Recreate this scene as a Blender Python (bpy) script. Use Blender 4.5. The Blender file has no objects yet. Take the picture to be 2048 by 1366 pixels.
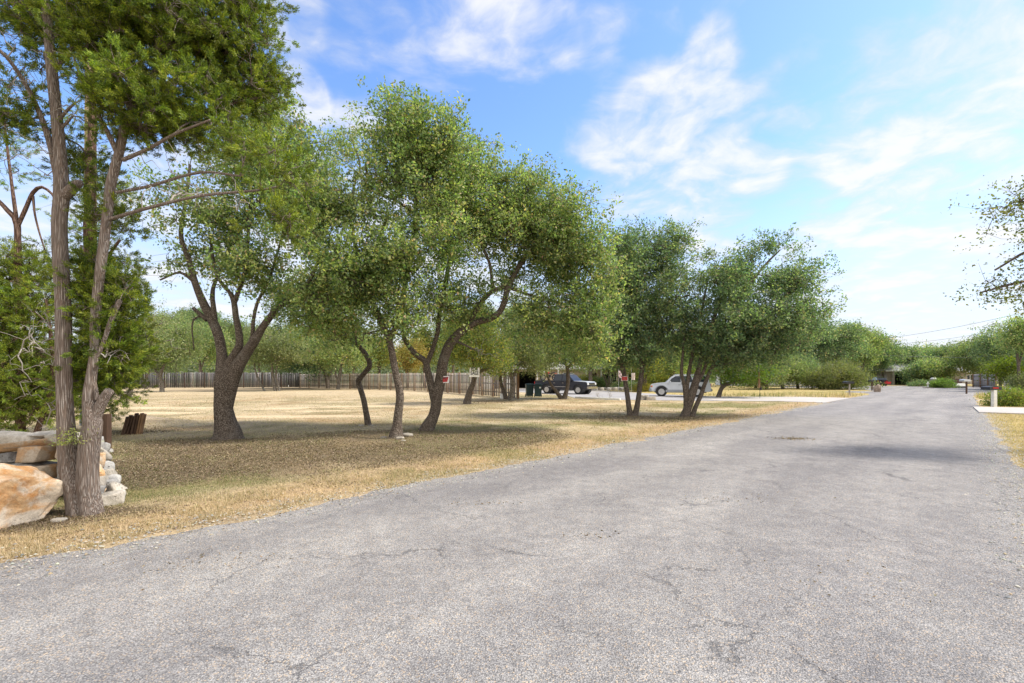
import bpy, bmesh, math, random
import numpy as np
from mathutils import Vector, Matrix, Euler

# ------------------------------------------------------------------ camera, world, sun, exposure
scene = bpy.context.scene
COL = scene.collection
F, CX, HY, EYE = 950.0, 1024.0, 753.0, 1.6      # focal length in px, principal column, horizon row, eye height

cam_d = bpy.data.cameras.new("camera")
cam = bpy.data.objects.new("camera", cam_d)
COL.objects.link(cam)
cam.location = (0, 0, EYE)
cam.rotation_euler = (math.radians(90), 0, 0)
cam_d.sensor_width = 36.0
cam_d.lens = 36.0 * F / 2048.0
cam_d.shift_y = (HY - 683.0) / 2048.0
cam_d.clip_start = 0.05
cam_d.clip_end = 20000
scene.camera = cam

scene.view_settings.view_transform = 'Standard'
scene.view_settings.look = 'None'
scene.view_settings.gamma = 1.0
scene.view_settings.exposure = 1.42
scene.cycles.use_denoising = True
scene.cycles.max_bounces = 6
scene.cycles.transparent_max_bounces = 4
scene.cycles.caustics_reflective = False
scene.cycles.caustics_refractive = False

SUN_AZ, SUN_EL = math.radians(92), math.radians(50)     # azimuth from +Y towards +X
sd = Vector((math.sin(SUN_AZ) * math.cos(SUN_EL), math.cos(SUN_AZ) * math.cos(SUN_EL), math.sin(SUN_EL)))
sun_d = bpy.data.lights.new("sun", 'SUN')
sun_d.energy = 2.2
sun_d.angle = math.radians(7.0)
sun_d.color = (1.0, 0.95, 0.86)
sun = bpy.data.objects.new("sun", sun_d)
COL.objects.link(sun)
sun.rotation_euler = (-sd).to_track_quat('-Z', 'Y').to_euler()
sun.location = (20, 10, 30)


class NT:
    """tiny node-tree helper"""
    def __init__(s, tree):
        s.t = tree
        s.n = tree.nodes
        s.l = tree.links

    def node(s, typ, **kw):
        nd = s.n.new(typ)
        for k, v in kw.items():
            if k == 'inp':
                for kk, vv in v.items():
                    if isinstance(vv, bpy.types.NodeSocket):
                        s.l.new(vv, nd.inputs[kk])
                    else:
                        nd.inputs[kk].default_value = vv
            else:
                setattr(nd, k, v)
        return nd

    def math(s, op, a, b=0.0, clamp=False):
        nd = s.node('ShaderNodeMath', operation=op, use_clamp=clamp, inp={0: a, 1: b})
        return nd.outputs[0]

    def noise(s, vec, scale, detail=4, rough=0.55, dist=0.0):
        nd = s.node('ShaderNodeTexNoise', inp={'Vector': vec, 'Scale': scale, 'Detail': detail, 'Roughness': rough, 'Distortion': dist})
        return nd.outputs[0]

    def vor(s, vec, scale, feature='F1', rnd=1.0):
        return s.node('ShaderNodeTexVoronoi', feature=feature, inp={'Vector': vec, 'Scale': scale, 'Randomness': rnd})

    def remap(s, v, a, b, c=0.0, d=1.0, smooth=True):
        nd = s.node('ShaderNodeMapRange', inp={'Value': v, 'From Min': a, 'From Max': b, 'To Min': c, 'To Max': d})
        nd.interpolation_type = 'SMOOTHSTEP' if smooth else 'LINEAR'
        return nd.outputs[0]

    def mix(s, f, a, b, mode='MIX'):
        nd = s.node('ShaderNodeMix', data_type='RGBA', blend_type=mode)
        for i, v in ((0, f), (6, a), (7, b)):
            if isinstance(v, bpy.types.NodeSocket):
                s.l.new(v, nd.inputs[i])
            else:
                if i and len(v) == 3:
                    v = (*v, 1)
                nd.inputs[i].default_value = v
        return nd.outputs[2]

    def mapping(s, vec, scale=(1, 1, 1), rot=(0, 0, 0), loc=(0, 0, 0)):
        nd = s.node('ShaderNodeMapping', inp={'Vector': vec, 'Scale': scale, 'Rotation': rot, 'Location': loc})
        return nd.outputs[0]

    def ramp(s, f, stops):
        nd = s.node('ShaderNodeValToRGB', inp={0: f})
        e = nd.color_ramp.elements
        while len(e) < len(stops):
            e.new(0.5)
        for el, (p, c) in zip(e, stops):
            el.position = p
            el.color = (*c, 1)
        return nd.outputs[0]


def setup_world():
    w = bpy.data.worlds.new("World")
    scene.world = w
    w.use_nodes = True
    t = NT(w.node_tree)
    t.n.clear()
    out = t.node('ShaderNodeOutputWorld')
    bg = t.node('ShaderNodeBackground', inp={'Strength': 0.1})
    t.l.new(bg.outputs[0], out.inputs[0])
    sky = t.node('ShaderNodeTexSky', sky_type='NISHITA')
    sky.sun_disc = False
    sky.sun_elevation = SUN_EL
    sky.sun_rotation = SUN_AZ
    sky.altitude = 300
    sky.air_density = 1.0
    sky.dust_density = 1.0
    sky.ozone_density = 3.0
    g = t.node('ShaderNodeTexCoord').outputs['Generated']
    d = t.node('ShaderNodeVectorMath', operation='NORMALIZE', inp={0: g}).outputs[0]
    sep = t.node('ShaderNodeSeparateXYZ', inp={0: d})
    z = t.math('MAXIMUM', sep.outputs[2], 0.0)
    skyc = t.node('ShaderNodeHueSaturation', inp={'Hue': 0.505, 'Saturation': 1.12, 'Value': 1.24, 'Color': sky.outputs[0]}).outputs[0]
    # pale air low over the horizon
    low = t.remap(z, 0.0, 0.42, 0.80, 0.0)
    skyc = t.mix(low, skyc, (3.1, 3.22, 3.6))
    # clouds on a plane overhead
    den = t.math('ADD', z, 0.16)
    px = t.math('DIVIDE', sep.outputs[0], den)
    py = t.math('DIVIDE', sep.outputs[1], den)
    p = t.node('ShaderNodeCombineXYZ', inp={0: px, 1: py, 2: 0.0}).outputs[0]
    warp = t.node('ShaderNodeTexNoise', inp={'Vector': p, 'Scale': 2.2, 'Detail': 3})
    pw = t.node('ShaderNodeVectorMath', operation='MULTIPLY_ADD', inp={0: warp.outputs[1], 1: (0.32, 0.32, 0), 2: p}).outputs[0]
    big = t.noise(pw, 2.6, 8, 0.56)
    fine = t.noise(pw, 7.5, 7, 0.58)
    f = t.math('ADD', t.math('MULTIPLY', big, 0.64), t.math('MULTIPLY', fine, 0.36))
    # where the clouds gather: (column, row, radius px, weight)
    blobs = [(640, 60, 95, .15), (560, 20, 80, .13), (600, 190, 50, .30), (575, 260, 60, .25), (850, 25, 130, .17), (1060, 90, 90, .19),
             (1180, 60, 80, .16), (960, 10, 100, .13), (1320, 205, 80, .16), (1240, 260, 110, .15), (1380, 260, 110, .15), (1520, 220, 120, .14),
             (1640, 190, 120, .15), (1880, 70, 150, .17), (1980, 20, 120, .2), (2040, 160, 150, .17), (1860, 270, 150, .20),
             (2010, 300, 140, .25), (1740, 290, 90, .15), (1780, 480, 120, .13), (1900, 420, 130, .19), (2020, 370, 130, .2),
             (1430, 95, 50, .20), (1520, 345, 45, .15), (1610, 380, 60, .1), (1700, 560, 130, .13), (1340, 440, 130, .15), (1500, 520, 130, .12),
             (480, 560, 260, .24), (330, 560, 220, .24), (700, 350, 130, .22), (780, 470, 180, .22), (150, 600, 240, .20), (0, 480, 200, .14),
             (1000, 640, 260, .2), (1740, 640, 190, .12), (1930, 620, 160, .1), (1240, 340, 80, .08)]
    acc = None
    for (bx, by, r, wt) in blobs:
        v = Vector((bx - CX, F, HY - by)).normalized()
        e = Vector((bx + r - CX, F, HY - by)).normalized()
        e2 = Vector((bx - CX, F, HY - by - r)).normalized()
        c = min(v.dot(e), v.dot(e2)) - 1e-4
        dot = t.node('ShaderNodeVectorMath', operation='DOT_PRODUCT', inp={0: d, 1: tuple(v)}).outputs[1]
        m = t.remap(dot, 1 - (1 - c) * 1.9, 1.0, 0.0, wt)
        acc = m if acc is None else t.math('ADD', acc, m)
    # outside the framed sky: extra cloud cover, added unseen for fill light
    back = t.remap(sep.outputs[1], 0.45, 0.0, 0.0, 0.24)
    acc = t.math('ADD', t.math('MINIMUM', acc, 0.215), back)
    f = t.math('ADD', f, acc)
    fac = t.remap(f, 0.555, 0.83, 0.0, 0.90)
    ccol = t.mix(t.remap(f, 0.62, 0.84), (2.95, 3.1, 3.5), (3.85, 3.85, 3.9))
    skyc = t.mix(fac, skyc, ccol)
    # over-bright sky added behind the camera, unseen, as fill light
    skyc = t.mix(t.remap(sep.outputs[1], 0.15, -0.35, 0.0, 0.75), skyc, (6.6, 6.4, 6.1))
    t.l.new(skyc, bg.inputs[0])


setup_world()

# ------------------------------------------------------------------ helpers
rs = np.random.RandomState(11)
random.seed(7)


def G(px, py):
    """ground point seen at a photo pixel"""
    Y = F * EYE / (py - HY)
    return np.array([(px - CX) / F * Y, Y, 0.0])


def W(px, py, Y):
    return np.array([(px - CX) / F * Y, Y, EYE + (HY - py) / F * Y])


def _hash(ix, iy, iz, seed):
    h = (ix * 374761393 + iy * 668265263 + iz * 2147483647 + seed * 1274126177) & 0xffffffff
    h = ((h ^ (h >> 13)) * 1274126177) & 0xffffffff
    return ((h ^ (h >> 16)) & 0xffff) / 65535.0


def vnoise(p, scale=1.0, seed=0, octaves=1):
    p = np.asarray(p, float) * scale
    out = 0
    amp, tot = 1.0, 0.0
    for o in range(octaves):
        q = p * (2 ** o)
        i = np.floor(q).astype(np.int64)
        f = q - i
        f = f * f * (3 - 2 * f)
        v = 0
        for dx in (0, 1):
            for dy in (0, 1):
                for dz in (0, 1):
                    w = (f[:, 0] if dx else 1 - f[:, 0]) * (f[:, 1] if dy else 1 - f[:, 1]) * (f[:, 2] if dz else 1 - f[:, 2])
                    v = v + w * _hash(i[:, 0] + dx, i[:, 1] + dy, i[:, 2] + dz, seed + o)
        out = out + amp * v
        tot += amp
        amp *= 0.5
    return out / tot


# main road: its left edge runs through LP along RD, the right edge lies RW to the right
LP = np.array([-4.35, 4.03])
RD = np.array([0.687, 0.7267]); RD /= np.linalg.norm(RD)
RN = np.array([RD[1], -RD[0]])
RW = 6.68


def road_side(x, y):
    """signed distance to the right of the left edge"""
    return (x - LP[0]) * RN[0] + (y - LP[1]) * RN[1]


def road_dist(x, y):
    s = road_side(x, y)
    return np.maximum(-s, s - RW)


def sstep(v, a, b):
    t = np.clip((v - a) / (b - a), 0, 1)
    return t * t * (3 - 2 * t)


MOUND = G(262, 846)


def hz(x, y):
    x = np.asarray(x, float); y = np.asarray(y, float)
    p = np.stack([x.ravel(), y.ravel(), np.zeros(x.size)], 1)
    b = (vnoise(p, 0.55, 3, 3) - 0.5).reshape(x.shape) * 0.10
    b = b * sstep(road_dist(x, y), 0.4, 3.0) * (1 - sstep(y, 24, 28))
    m = 0.30 * np.exp(-(((x - MOUND[0]) / 1.5) ** 2 + ((y - MOUND[1]) / 0.9) ** 2))
    return b + m


def HZ(x, y):
    return float(hz(np.array([x]), np.array([y]))[0])


def mesh_np(name, verts, faces, mat=None, col=None, smooth=False):
    """verts (N,3), faces (M,k) arrays -> mesh"""
    verts = np.ascontiguousarray(verts, dtype=np.float32)
    faces = np.ascontiguousarray(faces, dtype=np.int32)
    m = bpy.data.meshes.new(name)
    k = faces.shape[1]
    m.vertices.add(len(verts))
    m.vertices.foreach_set("co", verts.ravel())
    m.loops.add(faces.size)
    m.loops.foreach_set("vertex_index", faces.ravel())
    m.polygons.add(len(faces))
    m.polygons.foreach_set("loop_start", np.arange(0, faces.size, k, dtype=np.int32))
    if smooth:
        m.polygons.foreach_set("use_smooth", np.ones(len(faces), dtype=bool))
    if col is not None:
        a = m.attributes.new("col", 'FLOAT_COLOR', 'POINT')
        c4 = np.ones((len(verts), 4), np.float32)
        c4[:, :3] = col
        a.data.foreach_set("color", c4.ravel())
    m.update(calc_edges=True)
    if mat:
        m.materials.append(mat)
    return m


def link(name, mesh, parent=None, loc=(0, 0, 0)):
    o = bpy.data.objects.new(name, mesh)
    COL.objects.link(o)
    o.location = loc
    if parent:
        o.parent = parent
    return o


def tag(o, label=None, cat=None, group=None, kind=None):
    if label: o["label"] = label
    if cat: o["category"] = cat
    if group: o["group"] = group
    if kind: o["kind"] = kind
    return o


def empty(name, loc, label, cat, group=None, rz=0.0):
    o = bpy.data.objects.new(name, None)
    COL.objects.link(o)
    o.location = loc
    o.rotation_euler = (0, 0, rz)
    o.empty_display_size = 0.3
    return tag(o, label, cat, group)


# ------------------------------------------------------------------ materials
def new_mat(name):
    m = bpy.data.materials.new(name)
    m.use_nodes = True
    t = NT(m.node_tree)
    b = t.n['Principled BSDF']
    return m, t, b


def plain(name, col, rough=0.6, metal=0.0, var=0.12, scale=8.0, bump=0.0, spec=0.5):
    m, t, b = new_mat(name)
    co = t.node('ShaderNodeTexCoord').outputs['Object']
    n = t.noise(co, scale, 5, 0.6)
    c = t.mix(t.remap(n, 0.3, 0.7), [x * (1 - var) for x in col], [min(1, x * (1 + var)) for x in col])
    t.l.new(c, b.inputs['Base Color'])
    b.inputs['Roughness'].default_value = rough
    b.inputs['Metallic'].default_value = metal
    b.inputs['Specular IOR Level'].default_value = spec
    if bump:
        bp = t.node('ShaderNodeBump', inp={'Height': n, 'Strength': bump, 'Distance': 0.02})
        t.l.new(bp.outputs[0], b.inputs['Normal'])
    return m


def foliage_mat(name, transl=0.5, rough=0.55, gain=1.0):
    m, t, b = new_mat(name)
    a = t.node('ShaderNodeAttribute', attribute_name='col').outputs['Color']
    t.l.new(a, b.inputs['Base Color'])
    b.inputs['Roughness'].default_value = rough
    b.inputs['Specular IOR Level'].default_value = 0.35
    tr = t.node('ShaderNodeBsdfTranslucent')
    tc = t.mix(1.0, a, (1.35, 1.5, 0.6), 'MULTIPLY')
    t.l.new(tc, tr.inputs[0])
    mx = t.node('ShaderNodeMixShader', inp={0: transl, 1: b.outputs[0], 2: tr.outputs[0]})
    t.l.new(mx.outputs[0], t.n['Material Output'].inputs[0])
    return m


M = {}
M['leaf'] = foliage_mat('leaf')
M['needle'] = foliage_mat('needle', 0.3)
M['grass'] = foliage_mat('grass_blade', 0.25, 0.8)


def bark(name, c1, c2, c3, scale=(22, 22, 8), bscale=1.0, bump=0.8, lichen=0.0):
    m, t, b = new_mat(name)
    co = t.node('ShaderNodeTexCoord').outputs['Object']
    v = t.mapping(co, scale)
    n1 = t.noise(v, 1.0, 6, 0.65, 0.6)
    vo = t.vor(t.mapping(co, tuple(s * 1.7 for s in scale)), 1.0, 'DISTANCE_TO_EDGE').outputs[0]
    crack = t.remap(vo, 0.0, 0.28)
    h = t.math('MULTIPLY', crack, n1)
    c = t.mix(t.remap(n1, 0.3, 0.7), c1, c2)
    c = t.mix(t.remap(h, 0.05, 0.5), c3, c)
    if lichen:
        ln = t.noise(co, 2.6, 6, 0.7)
        c = t.mix(t.remap(ln, 0.55, 0.66, 0, lichen), c, (0.36, 0.36, 0.32))
    big = t.noise(co, 1.1, 3)
    c = t.mix(t.remap(big, 0.3, 0.7, 0.0, 0.35), c, [x * 0.7 for x in c1])
    t.l.new(c, b.inputs['Base Color'])
    b.inputs['Roughness'].default_value = 0.9
    b.inputs['Specular IOR Level'].default_value = 0.15
    bp = t.node('ShaderNodeBump', inp={'Height': h, 'Strength': bump, 'Distance': 0.025})
    t.l.new(bp.outputs[0], b.inputs['Normal'])
    return m


M['oak_bark'] = bark('oak_bark', (0.19, 0.15, 0.12), (0.32, 0.27, 0.22), (0.06, 0.045, 0.035), (26, 26, 11), lichen=0.25)
M['pale_bark'] = bark('pale_bark', (0.23, 0.20, 0.165), (0.38, 0.345, 0.30), (0.08, 0.065, 0.05), (14, 14, 6), lichen=0.6)
M['juniper_bark'] = bark('juniper_bark', (0.37, 0.305, 0.265), (0.50, 0.435, 0.385), (0.19, 0.14, 0.11), (52, 52, 1.9), bump=1.0)
M['juniper_red'] = bark('juniper_red', (0.20, 0.12, 0.09), (0.32, 0.22, 0.17), (0.07, 0.04, 0.03), (34, 34, 1.4), bump=0.9)
M['dead_twig'] = plain('dead_twig', (0.30, 0.27, 0.24), 0.9)


# ------------------------------------------------------------------ tree machinery
def tubes(chains, sides=6, wob=0.0, seed=0, caps=True):
    """chains: list of (pts (n,3), radii (n,)); returns verts, quads"""
    V, Q = [], []
    off = 0
    ang = np.arange(sides) * 2 * math.pi / sides
    ca, sa = np.cos(ang), np.sin(ang)
    for pts, rad in chains:
        pts = np.asarray(pts, float); rad = np.asarray(rad, float)
        n = len(pts)
        if n < 2:
            continue
        tn = np.gradient(pts, axis=0)
        tn /= np.linalg.norm(tn, axis=1)[:, None] + 1e-9
        up = np.array([0.3, 0.9, 0.1]) if abs(tn[0][2]) > 0.6 else np.array([0, 0.1, 1.0])
        u = np.zeros_like(tn)
        a = np.cross(up, tn[0]); a /= np.linalg.norm(a) + 1e-9
        for i in range(n):
            a = a - tn[i] * a.dot(tn[i])
            a /= np.linalg.norm(a) + 1e-9
            u[i] = a
        v = np.cross(tn, u)
        ring = pts[:, None, :] + rad[:, None, None] * (u[:, None, :] * ca[None, :, None] + v[:, None, :] * sa[None, :, None])
        R = ring.reshape(-1, 3)
        if wob:
            dirv = (u[:, None, :] * ca[None, :, None] + v[:, None, :] * sa[None, :, None]).reshape(-1, 3)
            rr = np.repeat(rad, sides)
            q = dirv * 1.3 + np.repeat(pts, sides, 0) * np.array([1, 1, 1.6])
            nz = vnoise(q, 1.6, seed, 3) - 0.5
            R = R + dirv * (rr * nz * wob * 2)[:, None]
        V.append(R)
        i = np.arange(n - 1)[:, None] * sides
        j = np.arange(sides)[None, :]
        j2 = (j + 1) % sides
        q = np.stack([i + j, i + j2, i + sides + j2, i + sides + j], -1).reshape(-1, 4) + off
        Q.append(q)
        off += n * sides
        if caps:
            tip = pts[-1] + tn[-1] * rad[-1] * 0.3
            V.append(tip[None, :])
            base = off - sides
            k = np.arange(sides)
            Q.append(np.stack([base + k, base + (k + 1) % sides, np.full(sides, off), np.full(sides, off)], -1))
            off += 1
    return np.concatenate(V), np.concatenate(Q)


def mesh_tubes(name, sets, mat, origin):
    """sets: list of (verts, quads). The cap fans are degenerate quads; turned into triangles here."""
    V, T, Q = [], [], []
    off = 0
    for v, q in sets:
        V.append(v)
        tri = q[:, 2] == q[:, 3]
        T.append(q[tri][:, :3] + off)
        Q.append(q[~tri] + off)
        off += len(v)
    V = np.concatenate(V) - np.asarray(origin)
    T = np.concatenate(T) if T else np.zeros((0, 3), int)
    Q = np.concatenate(Q)
    m = bpy.data.meshes.new(name)
    m.vertices.add(len(V))
    m.vertices.foreach_set("co", V.astype(np.float32).ravel())
    loops = np.concatenate([Q.ravel(), T.ravel()]).astype(np.int32)
    m.loops.add(len(loops))
    m.loops.foreach_set("vertex_index", loops)
    starts = np.concatenate([np.arange(len(Q)) * 4, len(Q) * 4 + np.arange(len(T)) * 3]).astype(np.int32)
    m.polygons.add(len(starts))
    m.polygons.foreach_set("loop_start", starts)
    m.polygons.foreach_set("use_smooth", np.ones(len(starts), dtype=bool))
    m.update(calc_edges=True)
    m.materials.append(mat)
    return m


def smooth_chain(pts, rad, step):
    """Catmull-Rom resample"""
    pts = np.asarray(pts, float); rad = np.asarray(rad, float)
    P = np.vstack([2 * pts[0] - pts[1], pts, 2 * pts[-1] - pts[-2]])
    out, ro = [], []
    for i in range(len(pts) - 1):
        L = np.linalg.norm(pts[i + 1] - pts[i])
        k = max(2, int(L / step))
        for t in np.arange(k) / k:
            p0, p1, p2, p3 = P[i], P[i + 1], P[i + 2], P[i + 3]
            out.append(0.5 * ((2 * p1) + (-p0 + p2) * t + (2 * p0 - 5 * p1 + 4 * p2 - p3) * t * t + (-p0 + 3 * p1 - 3 * p2 + p3) * t ** 3))
            ro.append(rad[i] * (1 - t) + rad[i + 1] * t)
    out.append(pts[-1]); ro.append(rad[-1])
    return np.array(out), np.array(ro)


def grow(nodes, nrad, att, rng, seg=0.22, tip=0.006, expo=0.46, droop=0.06, jit=0.05):
    """connect attraction points to the nearest wood; returns branch chains"""
    nodes = np.array(nodes); base_n = len(nodes)
    cap = base_n + int(len(att) * 40) + 100
    P = np.zeros((cap, 3)); P[:base_n] = nodes
    par = -np.ones(cap, int)
    n = base_n
    d0 = np.array([np.min(np.sum((nodes - a) ** 2, 1)) for a in att])
    chains = []
    for ai in np.argsort(d0):
        a = att[ai]
        d2 = np.sum((P[:n] - a) ** 2, 1)
        # prefer wood that lies below / inward of the tip
        d2 = d2 * (1 + 0.5 * (P[:n, 2] > a[2]))
        k = int(np.argmin(d2))
        s = P[k].copy()
        L = math.sqrt(np.sum((a - s) ** 2))
        m = min(36, max(2, int(L / seg)))
        tt = (np.arange(1, m + 1) / m)[:, None]
        side = rng.normal(size=3) * 0.10 * L
        side[2] = abs(side[2]) * 0.9 + 0.02
        path = s + (a - s) * tt + side * (4 * tt * (1 - tt)) * 0.8
        path[:-1] += rng.normal(size=(m - 1, 3)) * jit * min(1.0, L)
        idx = [k]
        for q in path:
            P[n] = q; par[n] = idx[-1]; idx.append(n); n += 1
        chains.append(idx)
    cnt = np.zeros(n)
    for idx in chains:
        cnt[idx[-1]] += 1
    for i in range(n - 1, base_n - 1, -1):
        if par[i] >= base_n:
            cnt[par[i]] += cnt[i]
    out = []
    for idx in chains:
        r = tip * np.maximum(cnt[idx], 1) ** expo
        if idx[0] < base_n:
            r[0] = min(nrad[idx[0]] * 0.8, r[1] * 1.25)
        else:
            r[0] = r[1]
        out.append((P[idx], r))
    return out


def sample_blobs(blobs, n, rng, shell=0.45, gap=0.0, gseed=0, gscale=0.9):
    """blobs: (centre(3), radii(3), weight)"""
    w = np.array([b[2] * (b[1][0] * b[1][2]) for b in blobs]); w = w / w.sum()
    out = []
    need = n
    for _ in range(12):
        k = rng.choice(len(blobs), size=need * 2, p=w)
        u = rng.normal(size=(len(k), 3)); u /= np.linalg.norm(u, axis=1)[:, None]
        r = rng.uniform(0, 1, len(k)) ** shell
        r = r * (0.72 + 0.62 * vnoise(u * 1.6 + k[:, None] * 9.1, 1.0, gseed + 7, 2))
        r = r * np.where(rng.uniform(size=len(k)) < 0.12, rng.uniform(1.05, 1.35, len(k)), 1.0)
        C = np.array([b[0] for b in blobs])[k]; R = np.array([b[1] for b in blobs])[k]
        p = C + u * R * r[:, None]
        if gap:
            keep = vnoise(p, gscale, gseed + 50, 2) > gap
            p = p[keep]
        out.append(p)
        if sum(len(o) for o in out) >= n:
            break
    return np.concatenate(out)[:n]


def pal(rng, n, cols, wts, jit=0.15):
    k = rng.choice(len(cols), size=n, p=np.array(wts) / sum(wts))
    c = np.array(cols)[k]
    return c * (1 + rng.uniform(-jit, jit, (n, 1))) * (1 + rng.uniform(-0.06, 0.06, (n, 3)))


OAK = [(0.174, 0.243, 0.091), (0.262, 0.334, 0.13), (0.378, 0.407, 0.185), (0.479, 0.371, 0.233), (0.098, 0.153, 0.091)]
OAKW = [4, 4, 2, 0.5, 2]
DARKOAK = [(0.123, 0.19, 0.112), (0.191, 0.262, 0.138), (0.28, 0.336, 0.183), (0.351, 0.298, 0.193), (0.077, 0.124, 0.085)]
YEL = [(0.217, 0.242, 0.064), (0.309, 0.303, 0.068), (0.154, 0.211, 0.068), (0.402, 0.303, 0.092), (0.109, 0.151, 0.059)]
GREY = [(0.197, 0.226, 0.112), (0.262, 0.286, 0.15), (0.147, 0.181, 0.083), (0.327, 0.315, 0.195), (0.098, 0.128, 0.059)]
LIGHT = [(0.195, 0.243, 0.108), (0.255, 0.299, 0.134), (0.151, 0.194, 0.08), (0.285, 0.292, 0.144), (0.098, 0.139, 0.064)]
JUN = [(0.166, 0.224, 0.025), (0.257, 0.316, 0.033), (0.107, 0.158, 0.025), (0.342, 0.373, 0.046), (0.069, 0.109, 0.025)]
JUNDARK = [(0.066, 0.102, 0.014), (0.096, 0.138, 0.019), (0.042, 0.072, 0.012), (0.132, 0.168, 0.024), (0.03, 0.054, 0.012)]


def leaf_quads(c, d, L, Wd, rng):
    """c centres (n,3), d unit directions; rhombic leaves"""
    n = len(c)
    r = rng.normal(size=(n, 3))
    s = np.cross(d, r); s /= np.linalg.norm(s, axis=1)[:, None] + 1e-9
    nn = np.cross(s, d)
    a = c
    tip = c + d * L[:, None]
    mid = c + d * (L * 0.5)[:, None] + nn * (L * rng.uniform(-0.12, 0.12, n))[:, None]
    l = mid + s * (Wd / 2)[:, None]
    r2 = mid - s * (Wd / 2)[:, None]
    V = np.stack([a, l, tip, r2], 1).reshape(-1, 3)
    Fc = np.arange(4 * n).reshape(-1, 4)
    return V, Fc


def leaves(tips, dirs, rng, per, spread, leaf, palette, wts, sub=6, subr=0.3, upbias=0.35, kind='oak', clumpvar=0.25):
    """foliage around branch tips; returns verts, faces, colours, twig chains"""
    nt = len(tips)
    # sub-clusters
    S = np.repeat(tips, sub, 0) + rng.normal(size=(nt * sub, 3)) * subr * np.array([1, 1, 0.75])
    SD = S - np.repeat(tips, sub, 0)
    SD /= np.linalg.norm(SD, axis=1)[:, None] + 1e-9
    tw = []
    T = np.repeat(tips, sub, 0)
    for i in range(len(S)):
        if rng.uniform() < 0.7:
            m = (T[i] + S[i]) / 2 + rng.normal(size=3) * 0.04
            tw.append((np.array([T[i], m, S[i]]), np.array([0.004, 0.003, 0.0018])))
    n = len(S) * per
    base = np.repeat(S, per, 0)
    if kind == 'oak':
        c = base + rng.normal(size=(n, 3)) * spread
        d = rng.normal(size=(n, 3)) + np.array([0, 0, upbias])
        d += np.repeat(SD, per, 0) * 0.5
    else:      # sprays: fine blades that fan out along a shoot
        sd = SD + np.array([0, 0, 0.45]) + rng.normal(size=SD.shape) * 0.35
        sd /= np.linalg.norm(sd, axis=1)[:, None] + 1e-9
        sdr = np.repeat(sd, per, 0)
        t = rng.uniform(0, 1, n)
        c = base + sdr * (t * spread * 2.2)[:, None] + rng.normal(size=(n, 3)) * (spread * 0.30)
        d = sdr * 1.1 + rng.normal(size=(n, 3)) * 0.55
    d /= np.linalg.norm(d, axis=1)[:, None] + 1e-9
    k_ = rng.uniform(0.5, 1.5, n)
    L = leaf[0] * k_
    Wd = leaf[1] * k_ * rng.uniform(0.8, 1.2, n)
    V, Fc = leaf_quads(c, d, L, Wd, rng)
    col = pal(rng, n, palette, wts)
    cv = 1 + (rng.uniform(-1, 1, nt) * clumpvar)
    hue = rng.uniform(-0.10, 0.14, nt)
    k = np.repeat(np.repeat(cv, sub), per)
    hh = np.repeat(np.repeat(hue, sub), per)
    col = col * k[:, None]
    col[:, 0] *= 1 + hh
    return V, Fc, np.repeat(col, 4, 0), tw


DENS, DENS_SPRAY = 1.75, 3.0


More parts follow.
